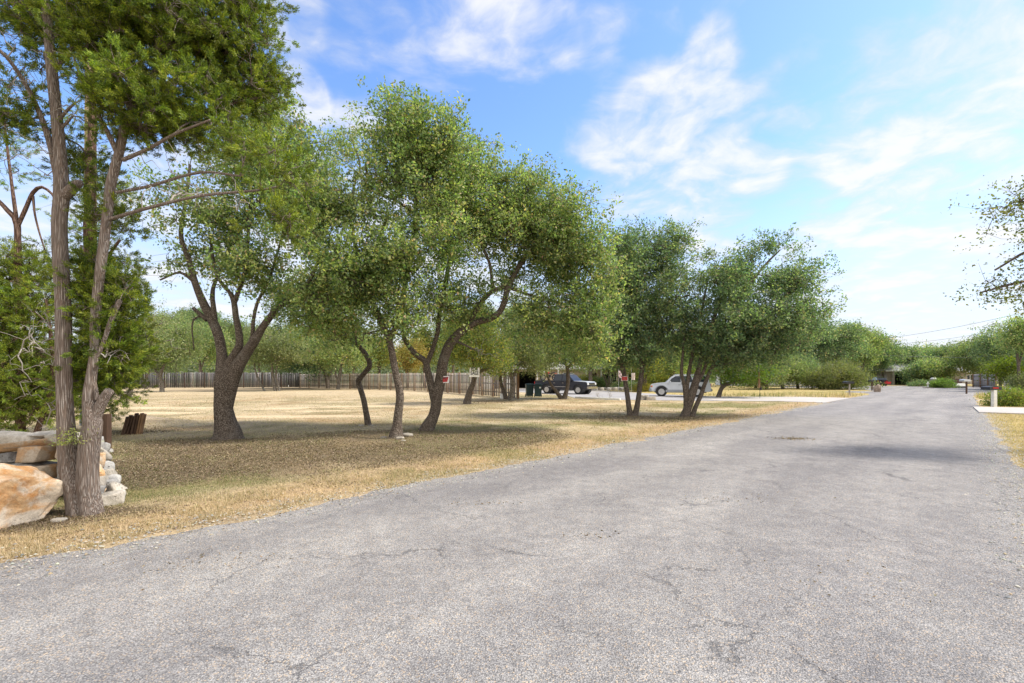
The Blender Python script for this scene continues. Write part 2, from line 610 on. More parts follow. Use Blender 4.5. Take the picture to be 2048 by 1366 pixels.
def make_tree(name, label, base_px, limbs, blobs, n_att=200, leaf=(0.055, 0.028), per=16, spread=0.09, sub=6, subr=0.28,
              palette=OAK, wts=OAKW, mat='oak_bark', group=None, seed=1, gap=0.0, gscale=0.9, kind='oak', cat='tree', Y=None,
              sides=14, wob=0.16, tip=0.006, shell=0.5, dead=None, upbias=0.35, clumpvar=0.25, fmat=None, bleed=0.10, depthk=1.0, knots=0):
    """limbs: lists of (px, py, width px, depth offset m); blobs: (px, py, rx px, ry px, depth offset, depth radius m[, weight])"""
    rng = np.random.RandomState(seed)
    per = int(per * (DENS_SPRAY if kind == 'spray' else DENS))
    Yb = Y if Y else F * EYE / (base_px[1] - HY)
    bx = (base_px[0] - CX) / F * Yb
    origin = np.array([bx, Yb, HZ(bx, Yb)])
    root = empty(name, tuple(origin), label, cat, group)
    chains = []
    for li, lm in enumerate(limbs):
        pts = [W(p[0], p[1], Yb + (p[3] if len(p) > 3 else 0)) for p in lm]
        rad = [p[2] * math.cos(math.atan2(abs(p[0] - CX), F)) / 2.0 / F * (Yb + (p[3] if len(p) > 3 else 0)) for p in lm]
        pts = [q.copy() for q in pts]
        if li == 0 or lm[0][1] > base_px[1] - 12:
            pts[0][2] = min(pts[0][2], origin[2] - 0.08)
        chains.append(smooth_chain(pts, rad, 0.10 if Yb < 20 else 0.3))
    nodes = np.concatenate([c[0] for c in chains])
    nrad = np.concatenate([c[1] for c in chains])
    keep = nodes[:, 2] > origin[2] + 0.9
    gn = nodes[keep] if keep.any() else nodes
    gr = nrad[keep] if keep.any() else nrad
    B = []
    for b in blobs:
        Yc = Yb + b[4]
        B.append((W(b[0], b[1], Yc), (b[2] / F * Yc, b[5] * depthk, b[3] / F * Yc), b[6] if len(b) > 6 else 1.0))
    sets = [tubes(chains, sides, wob, seed)]
    if B and n_att:
        att = sample_blobs(B, n_att, rng, shell, gap, seed, gscale)
        att = att[att[:, 2] > origin[2] + 0.15]
        br = grow(gn, gr, att, rng, tip=tip, seg=0.22 if Yb < 25 else 0.5)
        sets.append(tubes(br, 5, 0, seed, caps=False))
        tips = np.array([c[0][-1] for c in br])
        dirs = np.array([c[0][-1] - c[0][-2] for c in br])
        V, Fc, col, tw = leaves(tips, dirs, rng, per, spread, leaf, palette, wts, sub, subr, upbias, kind, clumpvar)
        if Yb < 25 and tw:
            sets.append(tubes(tw, 3, 0, seed, caps=False))
        m = mesh_np('crown', V - origin, Fc, fmat or M['leaf'], col)
        link('crown', m, root)
    if dead:
        att = []
        DB = [(W(b[0], b[1], Yb + b[4]), (b[2] / F * (Yb + b[4]), b[5], b[3] / F * (Yb + b[4])), 1.0) for b in dead[0]]
        att = sample_blobs(DB, dead[1], rng, 0.6)
        br = grow(gn, gr, att, rng, tip=0.0028, seg=0.12, jit=0.09)
        sets.append(tubes(br, 4, 0, seed, caps=False))
    tm = mesh_tubes('trunk', sets, M[mat], origin)
    if dead:
        tm.materials.append(M['dead_twig'])
        nq = sum(int((q[:, 2] != q[:, 3]).sum()) for v, q in sets); nd = len(sets[-1][1])
        mi = np.zeros(len(tm.polygons), np.int32); mi[nq - nd:nq] = 1
        tm.polygons.foreach_set("material_index", mi)
    link('trunk', tm, root)
    return root

# ------------------------------------------------------------------ ground
def lin(a, b, s):
    return np.arange(a, b, s)


def poly_px(pts):
    return np.array([G(*p)[:2] for p in pts])


def in_poly(x, y, P):
    c = np.zeros(x.shape, bool)
    j = len(P) - 1
    for i in range(len(P)):
        xi, yi = P[i]; xj, yj = P[j]
        cond = ((yi > y) != (yj > y)) & (x < (xj - xi) * (y - yi) / (yj - yi + 1e-12) + xi)
        c ^= cond
        j = i
    return c


DRIVE = poly_px([(1704, 796.5), (1600, 794.5), (1440, 793.5), (1330, 789), (1265, 785), (1205, 781), (1150, 779), (1040, 778), (1036, 784),
                 (1090, 788), (1135, 792), (1150, 796), (1240, 799.5), (1320, 801), (1440, 802), (1560, 803), (1650, 806)])
DRIVE_R = poly_px([(1946, 815), (2400, 824), (2400, 842), (1958, 826)])
CROSS = poly_px([(1560, 772.5), (1800, 771.5), (1960, 773.5), (2100, 777), (2400, 783), (2400, 790), (2048, 787.5), (1924, 786.5), (1850, 790), (1765, 785.5),
                 (1735, 780.5), (1690, 776.5), (1560, 775.3)])


def soft(x, y, cx, cy, rx, ry, rot=0.0):
    dx, dy = x - cx, y - cy
    c, s = math.cos(rot), math.sin(rot)
    u, v = dx * c + dy * s, -dx * s + dy * c
    return np.exp(-((u / rx) ** 2 + (v / ry) ** 2))


def ground_masks(x, y):
    """litter, bare dirt, green: what covers the soil"""
    p = np.stack([x, y, np.zeros_like(x)], 1)
    n1 = vnoise(p, 0.45, 21, 4)
    n2 = vnoise(p, 1.7, 31, 4)
    side = -road_side(x, y)                      # metres left of the road
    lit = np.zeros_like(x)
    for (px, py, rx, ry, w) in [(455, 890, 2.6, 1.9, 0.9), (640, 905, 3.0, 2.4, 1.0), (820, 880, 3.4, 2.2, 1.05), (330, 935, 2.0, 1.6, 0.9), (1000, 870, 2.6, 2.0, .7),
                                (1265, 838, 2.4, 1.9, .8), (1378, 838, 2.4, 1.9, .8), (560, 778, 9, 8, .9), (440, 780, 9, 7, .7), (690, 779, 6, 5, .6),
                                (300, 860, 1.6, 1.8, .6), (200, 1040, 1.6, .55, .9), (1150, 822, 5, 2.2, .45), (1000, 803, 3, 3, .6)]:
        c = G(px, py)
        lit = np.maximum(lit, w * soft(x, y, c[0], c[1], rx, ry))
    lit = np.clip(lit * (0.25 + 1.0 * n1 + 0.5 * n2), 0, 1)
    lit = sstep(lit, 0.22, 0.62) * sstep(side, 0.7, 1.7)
    dirt = np.zeros_like(x)
    for (px, py, rx, ry, rot, w) in [(760, 812, 6.5, .8, 0.42, 1.1), (600, 833, 3.4, .7, 0.05, 1.1), (300, 826, 2.8, .8, 0, 1.2), (330, 816, 4.2, .8, 0, 1.1),
                                     (262, 846, 1.3, .8, 0, 1.0), (1235, 808, 6, 1.4, .2, .6), (640, 822, 3, .5, .1, .8), (1960, 800, 1.4, 2.6, -.3, .9)]:
        c = G(px, py)
        dirt = np.maximum(dirt, w * soft(x, y, c[0], c[1], rx, ry, rot))
    dirt = sstep(dirt * (0.5 + n2), 0.28, 0.70)
    green = sstep(n1, 0.50, 0.66) * sstep(side, 1.2, 2.0) * (1 - sstep(side, 6.5, 11))
    gb = sstep(vnoise(p, 0.8, 77, 3), 0.5, 0.7) * 0.9
    c = G(1100, 792)
    green = np.maximum(green, soft(x, y, c[0], c[1], 5, 2.2) * .9)
    green = np.maximum(green, gb * soft(x, y, -3, 10.5, 9, 3.5))
    return lit, dirt, green


def ground_color(x, y):
    lit, dirt, green = ground_masks(x, y)
    p = np.stack([x, y, np.zeros_like(x)], 1)
    n = vnoise(p, 0.28, 5, 4)[:, None]
    n3 = vnoise(p, 2.3, 15, 4)[:, None]
    side = -road_side(x, y)
    verge = (np.exp(-((side - 0.7) / 0.9) ** 2))[:, None]
    base = np.array([0.45, 0.36, 0.235]) * (1 - n) + np.array([0.55, 0.47, 0.34]) * n
    base = base * (1 - 0.65 * verge) + np.array([0.42, 0.285, 0.165]) * verge * 0.65
    rightv = (road_side(x, y) > RW)[:, None]
    base = np.where(rightv, np.array([0.42, 0.335, 0.16]) * (0.85 + 0.3 * n), base)
    rear = (sstep(y, 35, 42) * sstep(x, 6, 9))[:, None]
    base = base * (1 - rear) + np.array([0.43, 0.355, 0.17]) * rear
    base = base * (0.74 + 0.52 * n3)
    n4 = vnoise(p, 0.75, 93, 4)[:, None]; n5 = vnoise(p, 0.5, 57, 4)[:, None]
    mid = (sstep(side, .8, 2.5) * (1 - sstep(y, 30, 45)))[:, None]
    ob = sstep(n4, .50, .68) * .55 * mid
    base = base * (1 - ob) + np.array([0.34, 0.225, 0.125]) * ob
    ol = sstep(n5, .50, .66) * .55 * mid
    base = base * (1 - ol) + np.array([0.23, 0.205, 0.11]) * ol
    g = green[:, None] * 0.62
    base = base * (1 - g) + np.array([0.17, 0.18, 0.06]) * g
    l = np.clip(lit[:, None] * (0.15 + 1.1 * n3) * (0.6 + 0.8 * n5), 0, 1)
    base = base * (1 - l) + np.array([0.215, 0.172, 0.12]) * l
    d = dirt[:, None] * 0.85
    base = base * (1 - d) + np.array([0.70, 0.56, 0.39]) * d
    far = sstep(y, 95, 130)[:, None]
    base = base * (1 - far) + np.array([0.09, 0.12, 0.045]) * far
    return base


def make_ground():
    xs = np.concatenate([-np.geomspace(6000, 60, 22), lin(-58, -22, 1.5), lin(-22, 32, 0.22), lin(32, 62, 0.8), np.geomspace(62, 6000, 22)])
    ys = np.concatenate([-np.geomspace(3000, 8, 10), lin(-6, 2.5, 0.6), lin(2.5, 24, 0.16), lin(24, 60, 0.55), lin(60, 130, 2.5), np.geomspace(132, 9000, 22)])
    X, Y = np.meshgrid(xs, ys)
    Z = hz(X, Y)
    V = np.stack([X.ravel(), Y.ravel(), Z.ravel()], 1)
    ny, nx = X.shape
    i = np.arange(ny - 1)[:, None] * nx + np.arange(nx - 1)[None, :]
    Q = np.stack([i, i + 1, i + nx + 1, i + nx], -1).reshape(-1, 4)
    m, t, b = new_mat('dry_grass_soil')
    a = t.node('ShaderNodeAttribute', attribute_name='col').outputs['Color']
    co = t.node('ShaderNodeTexCoord').outputs['Object']
    f1 = t.noise(co, 42, 6, 0.75)
    f2 = t.noise(co, 9, 5, 0.7)
    f3 = t.noise(t.mapping(co, (90, 90, 90)), 1.0, 3, 0.8)
    h = t.math('ADD', t.math('MULTIPLY', f1, 0.6), t.math('MULTIPLY', f3, 0.4))
    c = t.mix(t.remap(h, 0.34, 0.66), (0.42, 0.36, 0.31), (1.32, 1.30, 1.24))
    c2 = t.mix(t.remap(f2, 0.33, 0.67), (0.80, 0.80, 0.78), (1.12, 1.10, 1.06))
    cc = t.mix(1.0, a, c, 'MULTIPLY')
    cc = t.mix(1.0, cc, c2, 'MULTIPLY')
    t.l.new(cc, b.inputs['Base Color'])
    b.inputs['Roughness'].default_value = 1.0
    b.inputs['Specular IOR Level'].default_value = 0.05
    bp = t.node('ShaderNodeBump', inp={'Height': h, 'Strength': 0.9, 'Distance': 0.03})
    t.l.new(bp.outputs[0], b.inputs['Normal'])
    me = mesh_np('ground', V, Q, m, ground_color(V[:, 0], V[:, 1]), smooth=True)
    tag(link('ground', me), kind='structure')


make_ground()


# ------------------------------------------------------------------ roads
def asphalt(name, base=(0.282, 0.266, 0.252)):
    m, t, b = new_mat(name)
    co = t.node('ShaderNodeTexCoord').outputs['Object']
    # road frame: y along the road
    rc = t.mapping(co, rot=(0, 0, math.atan2(RD[0], RD[1])))
    v1 = t.vor(co, 105)
    v2 = t.vor(co, 190)
    grey1 = t.node('ShaderNodeSeparateColor', inp={0: v1.outputs['Color']}).outputs[0]
    tint = t.node('ShaderNodeSeparateColor', inp={0: v1.outputs['Color']}).outputs[1]
    grey2 = t.node('ShaderNodeSeparateColor', inp={0: v2.outputs['Color']}).outputs[0]
    c = t.mix(grey1, (0.74, 0.74, 0.74), (1.24, 1.24, 1.24))
    c = t.mix(1.0, c, t.mix(grey2, (0.72, 0.72, 0.72), (1.28, 1.28, 1.28)), 'MULTIPLY')
    warm = t.remap(tint, 0.86, 0.93)
    c = t.mix(t.math('MULTIPLY', warm, 0.75), c, (1.7, 1.40, 1.05))
    c = t.mix(1.0, c, (*base, 1), 'MULTIPLY')
    # dark gaps between the chips
    gap = t.remap(v1.outputs['Distance'], 0.42, 0.75)
    c = t.mix(t.math('MULTIPLY', gap, 0.6), c, (0.055, 0.055, 0.06))
    # patches, wheel paths, stains
    n1 = t.noise(t.mapping(rc, (0.55, 0.16, 1)), 1.0, 5, 0.6, 0.4)
    c = t.mix(1.0, c, t.mix(t.remap(n1, 0.32, 0.68), (0.86, 0.86, 0.885), (1.13, 1.13, 1.12)), 'MULTIPLY')
    wp = t.node('ShaderNodeTexWave', wave_type='BANDS', bands_direction='X', inp={'Vector': t.mapping(rc, (1, 0.15, 1)), 'Scale': 0.19, 'Distortion': 1.6, 'Detail': 3, 'Detail Scale': 0.7}).outputs[1]
    c = t.mix(1.0, c, t.mix(wp, (0.93, 0.93, 0.935), (1.06, 1.06, 1.055)), 'MULTIPLY')
    n2 = t.noise(co, 1.3, 6, 0.7)
    c = t.mix(1.0, c, t.mix(t.remap(n2, 0.3, 0.7), (0.88, 0.88, 0.89), (1.11, 1.11, 1.10)), 'MULTIPLY')
    n5 = t.noise(co, 5.5, 6, 0.75)
    c = t.mix(1.0, c, t.mix(t.remap(n5, 0.3, 0.7), (0.86, 0.86, 0.87), (1.13, 1.13, 1.12)), 'MULTIPLY')
    n3 = t.noise(co, 2.1, 4, 0.7)
    n4 = t.noise(co, 14, 4, 0.7)
    st = t.math('MULTIPLY', t.remap(n3, 0.66, 0.74), t.remap(n4, 0.45, 0.62))
    c = t.mix(t.math('MULTIPLY', st, 0.45), c, (0.33, 0.235, 0.15))
    # crazed cracks
    w = t.node('ShaderNodeTexNoise', inp={'Vector': co, 'Scale': 3.2, 'Detail': 5, 'Roughness': 0.7})
    wv = t.node('ShaderNodeVectorMath', operation='MULTIPLY_ADD', inp={0: w.outputs[1], 1: (0.55, 0.55, 0), 2: co}).outputs[0]
    ck = t.vor(wv, 0.85, 'DISTANCE_TO_EDGE').outputs[0]
    line = t.remap(ck, 0.002, 0.011, 1.0, 0.0)
    brk = t.remap(t.noise(co, 0.9, 4, 0.6), 0.45, 0.59)
    crack = t.math('MULTIPLY', line, brk)
    c = t.mix(t.math('MULTIPLY', crack, 0.55), c, (0.05, 0.05, 0.055))
    t.l.new(c, b.inputs['Base Color'])
    b.inputs['Roughness'].default_value = 0.85
    b.inputs['Specular IOR Level'].default_value = 0.25
    h = t.math('SUBTRACT', t.math('MULTIPLY', v1.outputs['Distance'], -1.0), crack)
    h = t.math('ADD', h, t.math('MULTIPLY', grey1, 0.5))
    bp = t.node('ShaderNodeBump', inp={'Height': h, 'Strength': 0.6, 'Distance': 0.010})
    t.l.new(bp.outputs[0], b.inputs['Normal'])
    return m


M['asphalt'] = asphalt('asphalt')


def make_road():
    s = np.concatenate([lin(-24, -6, 1.0), lin(-6, 30, 0.10), lin(30, 64, 0.4)])
    one = np.zeros_like(s)
    el = (vnoise(np.stack([s, one, one], 1), 1.1, 8, 4) - 0.5) * 0.55 + (vnoise(np.stack([s, one, one], 1), 6.0, 9, 2) - 0.5) * 0.14
    er = (vnoise(np.stack([s, one + 9, one], 1), 1.1, 12, 4) - 0.5) * 0.45 + (vnoise(np.stack([s, one, one], 1), 6.0, 13, 2) - 0.5) * 0.12
    # flare into the cross street
    el = el - 3.0 * sstep(s, 52, 60) ** 2
    er = er + 4.5 * sstep(s, 53, 60) ** 2
    cols = np.linspace(0, 1, 9)
    V = []
    for k in cols:
        off = el * (1 - k) + (RW + er) * k
        V.append(np.stack([LP[0] + RD[0] * s + RN[0] * off, LP[1] + RD[1] * s + RN[1] * off, one + 0.016], 1))
    V = np.stack(V, 1).reshape(-1, 3)
    # thin broken lip down to the soil at both edges
    V[::9, 2] = 0.002; V[8::9, 2] = 0.002
    n = len(s)
    i = np.arange(n - 1)[:, None] * 9 + np.arange(8)[None, :]
    Q = np.stack([i, i + 1, i + 10, i + 9], -1).reshape(-1, 4)
    me = mesh_np('road', V, Q, M['asphalt'], smooth=True)
    tag(link('road', me), kind='structure')


def flat_poly(name, P, z, mat, kind='structure', thick=0.0, sub=1):
    bm = bmesh.new()
    vs = [bm.verts.new((p[0], p[1], z)) for p in P]
    f = bm.faces.new(vs)
    if f.normal.z < 0:
        f.normal_flip()
    bm.normal_update()
    if f.normal.z < 0:
        bmesh.ops.reverse_faces(bm, faces=[f])
    if thick:
        r = bmesh.ops.extrude_face_region(bm, geom=[f])
        for v in [g for g in r['geom'] if isinstance(g, bmesh.types.BMVert)]:
            v.co.z -= thick
    me = bpy.data.meshes.new(name)
    bmesh.ops.recalc_face_normals(bm, faces=bm.faces)
    bm.to_mesh(me); bm.free()
    me.materials.append(mat)
    return tag(link(name, me), kind=kind)


def concrete(name, col, dirt=0.3):
    m, t, b = new_mat(name)
    co = t.node('ShaderNodeTexCoord').outputs['Object']
    n = t.noise(co, 0.5, 6, 0.65)
    n2 = t.noise(co, 12, 5, 0.7)
    c = t.mix(t.remap(n, 0.3, 0.7), [x * (1 - dirt) for x in col], col)
    c = t.mix(1.0, c, t.mix(t.remap(n2, 0.3, 0.7), (0.9, 0.9, 0.9), (1.08, 1.08, 1.08)), 'MULTIPLY')
    t.l.new(c, b.inputs['Base Color'])
    b.inputs['Roughness'].default_value = 0.9
    bp = t.node('ShaderNodeBump', inp={'Height': n2, 'Strength': 0.3, 'Distance': 0.01})
    t.l.new(bp.outputs[0], b.inputs['Normal'])
    return m


M['concrete'] = concrete('pale_concrete', (0.46, 0.415, 0.37), 0.2)
M['drive'] = concrete('worn_driveway', (0.36, 0.335, 0.315), 0.25)
make_road()
flat_poly('cross_street', CROSS, 0.009, M['asphalt'])
flat_poly('driveway', DRIVE, 0.013, M['drive'])
flat_poly('driveway_apron', poly_px([(1704, 796.2), (1600, 794.2), (1440, 793.8), (1370, 795), (1440, 802), (1560, 803), (1650, 805.8)]), 0.021, M['concrete'])
flat_poly('driveway_right', DRIVE_R, 0.05, M['concrete'], thick=0.048)


# ------------------------------------------------------------------ grass, litter, gravel at the edge
def paved(x, y):
    d = road_dist(x, y)
    return (d < 0) | in_poly(x, y, DRIVE) | in_poly(x, y, DRIVE_R) | in_poly(x, y, CROSS)


def scatter_px(n, rng, ymin, ymax, px0=-160, px1=2200):
    """random ground points, denser near the road's bend where the lot begins"""
    u = rng.uniform(0, 1, n)
    Y = 1.0 / (1 / ymin + u * (1 / ymax - 1 / ymin))
    px = rng.uniform(px0, px1, n)
    return (px - CX) / F * Y, Y


def make_grass():
    rng = np.random.RandomState(5)
    x, y = scatter_px(900000, rng, 3.6, 42)
    d = road_dist(x, y)
    p = np.stack([x, y, x * 0], 1)
    edge = (vnoise(p, 2.2, 41, 3) - 0.5) * 0.8
    ok = (~paved(x, y)) & (d > edge * 0.5 + 0.05)
    stray = (d < 0) & (d > -0.55) & (rng.uniform(size=len(x)) < 0.10 * np.exp(d * 5)) & (vnoise(p, 1.5, 44, 2) > 0.45)
    ok |= stray
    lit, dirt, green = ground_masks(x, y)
    dens = 0.85 - 0.35 * lit - 0.85 * dirt
    clump = vnoise(p, 5.0, 61, 2)
    dens = dens * (0.25 + 1.5 * sstep(clump, 0.35, 0.65))
    ok &= rng.uniform(size=len(x)) < dens
    x, y, lit, green, d = x[ok], y[ok], lit[ok], green[ok], d[ok]
    n = len(x)
    z = hz(x, y)
    sc = np.clip(y / 6.0, 0.8, 6)
    verge = np.exp(-((d - 0.5) / 0.8) ** 2)
    rear = sstep(y, 33, 36) * (x > 10)
    L = (0.026 + 0.017 * verge + 0.12 * rear) * rng.uniform(0.5, 1.6, n) * sc ** 0.35
    wd = 0.0035 * sc * rng.uniform(0.7, 1.3, n)
    az = rng.uniform(0, 2 * math.pi, n)
    tilt = rng.uniform(0.15, 1.35, n) * (1 - 0.6 * rear)
    dirv = np.stack([np.cos(az) * np.sin(tilt), np.sin(az) * np.sin(tilt), np.cos(tilt)], 1)
    sidev = np.stack([-np.sin(az + rng.normal(size=n) * .6), np.cos(az), np.zeros(n)], 1)
    b = np.stack([x, y, z - 0.004], 1)
    V = np.stack([b - sidev * wd[:, None], b + sidev * wd[:, None], b + dirv * L[:, None]], 1).reshape(-1, 3)
    T = np.arange(3 * n).reshape(-1, 3)
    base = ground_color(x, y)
    c = base * rng.uniform(0.6, 1.45, (n, 1))
    straw = np.array([0.52, 0.41, 0.255]) * rng.uniform(0.7, 1.2, (n, 1))
    k = (0.35 * (1 - lit) + 0.1)[:, None]
    c = c * (1 - k) + straw * k
    gsel = rng.uniform(size=n) < (0.06 + 0.55 * green) * (1 - verge * 0.6)
    gc = np.array([0.17, 0.19, 0.07]) * rng.uniform(0.6, 1.4, (n, 1))
    c = np.where(gsel[:, None], gc, c)
    me = mesh_np('dry_grass', V, T, M['grass'], np.repeat(np.clip(c, 0.01, 0.8), 3, 0))
    tag(link('dry_grass', me), 'short dry straw coloured grass covering the empty lot and verges', 'grass', kind='stuff')
    # fallen leaves and bark crumbs
    x, y = scatter_px(520000, rng, 4.6, 30, -100, 1700)
    lit, dirt, green = ground_masks(x, y)
    d = road_dist(x, y)
    pr = lit * 0.85 + 0.05 * np.exp(-np.maximum(d, 0) / 2.0)
    ok = (rng.uniform(size=len(x)) < pr) & (~paved(x, y) | ((d < 0) & (d > -0.5) & (rng.uniform(size=len(x)) < 0.25)))
    x, y = x[ok], y[ok]
    for (px, py, rx, ry, m_) in [(1585, 879, .24, .13, 260), (735, 935, .22, .10, 160), (690, 968, .30, .10, 220), (960, 1010, .20, .08, 60), (1180, 1075, .15, .08, 40), (1500, 1000, .5, .2, 60), (1700, 1180, .4, .25, 50), (380, 1130, .5, .15, 90)]:
        c_ = G(px, py)
        x = np.append(x, c_[0] + rng.normal(size=m_) * rx); y = np.append(y, c_[1] + rng.normal(size=m_) * ry)
    n = len(x)
    sc = np.clip(y / 9.0, 0.7, 3)
    c0 = np.stack([x, y, hz(x, y) + 0.006 + rng.uniform(0, 0.012, n) + 0.016 * (road_dist(x, y) < 0)], 1)
    dd = rng.normal(size=(n, 3)) * np.array([1, 1, 0.35]); dd /= np.linalg.norm(dd, axis=1)[:, None]
    V, Fc = leaf_quads(c0, dd, 0.034 * sc ** 0.5 * rng.uniform(0.6, 1.3, n), 0.016 * sc * rng.uniform(0.6, 1.3, n), rng)
    V[:, 2] = np.maximum(V[:, 2], 0.004)
    col = pal(rng, n, [(0.27, 0.20, 0.13), (0.17, 0.125, 0.085), (0.38, 0.29, 0.19), (0.46, 0.38, 0.28), (0.10, 0.075, 0.05)], [4, 5, 1.2, .35, 3])
    me = mesh_np('leaf_litter', V, Fc, M['grass'], np.repeat(col, 4, 0))
    tag(link('leaf_litter', me), 'brown fallen oak leaves under the trees and in small drifts on the road', 'leaf litter', kind='stuff')
    # loose chips and crumbs along the ragged edge and on the road
    n = 26000
    s = rng.uniform(-3, 34, n)
    off = np.concatenate([rng.normal(size=n // 2) * 0.28 - 0.02, RW + rng.normal(size=n - n // 2) * 0.25])
    x = LP[0] + RD[0] * s + RN[0] * off; y = LP[1] + RD[1] * s + RN[1] * off
    k = y > 3.4
    x, y = x[k], y[k]; n = len(x)
    r = 0.006 * rng.uniform(0.5, 2.0, n) ** 1.5
    c0 = np.stack([x, y, hz(x, y) + 0.014], 1)
    oct_ = np.array([[1, 0, 0], [0, 1, 0], [-1, 0, 0], [0, -1, 0], [0, 0, .7]])
    rot = rng.uniform(0, 6.28, n)
    cr, sr = np.cos(rot), np.sin(rot)
    ov = oct_[None] * (r[:, None, None] * rng.uniform(0.6, 1.3, (n, 5, 1)))
    ox = ov[..., 0] * cr[:, None] - ov[..., 1] * sr[:, None]
    oy = ov[..., 0] * sr[:, None] + ov[..., 1] * cr[:, None]
    V = np.stack([ox, oy, ov[..., 2]], -1) + c0[:, None, :]
    fi = np.array([[0, 1, 4], [1, 2, 4], [2, 3, 4], [3, 0, 4]])
    T = (np.arange(n)[:, None, None] * 5 + fi[None]).reshape(-1, 3)
    col = pal(rng, n, [(0.36, 0.35, 0.34), (0.5, 0.46, 0.40), (0.22, 0.22, 0.22), (0.42, 0.32, 0.22)], [4, 2, 2, 1])
    me = mesh_np('gravel', V.reshape(-1, 3), T, M['grass'], np.repeat(col, 5, 0))
    tag(link('gravel', me), 'loose stone chips along the ragged edges of the road', 'gravel', kind='stuff')


make_grass()


# ------------------------------------------------------------------ hills
def make_hills():
    x = np.linspace(-9000, 12000, 260)
    z0 = vnoise(np.stack([x / 1500, x * 0, x * 0], 1), 1, 3, 4)
    V, rows = [], [(3600, 0), (3900, .55), (4300, 1.0), (5000, .7), (6200, 0)]
    for (yy, k) in rows:
        h = k * (150 + 260 * z0) * (0.9 + 0.2 * vnoise(np.stack([x / 260, x * 0 + yy, x * 0], 1), 1, 9, 3))
        V.append(np.stack([x, np.full_like(x, yy), h - 20], 1))
    V = np.stack(V, 0)
    nr, nx = V.shape[:2]
    i = np.arange(nr - 1)[:, None] * nx + np.arange(nx - 1)[None, :]
    Q = np.stack([i, i + 1, i + nx + 1, i + nx], -1).reshape(-1, 4)
    m = plain('wooded_hill', (0.10, 0.13, 0.07), 1.0, scale=0.01)
    me = mesh_np('hills', V.reshape(-1, 3), Q, m, smooth=True)
    tag(link('hills', me), kind='structure')


make_hills()

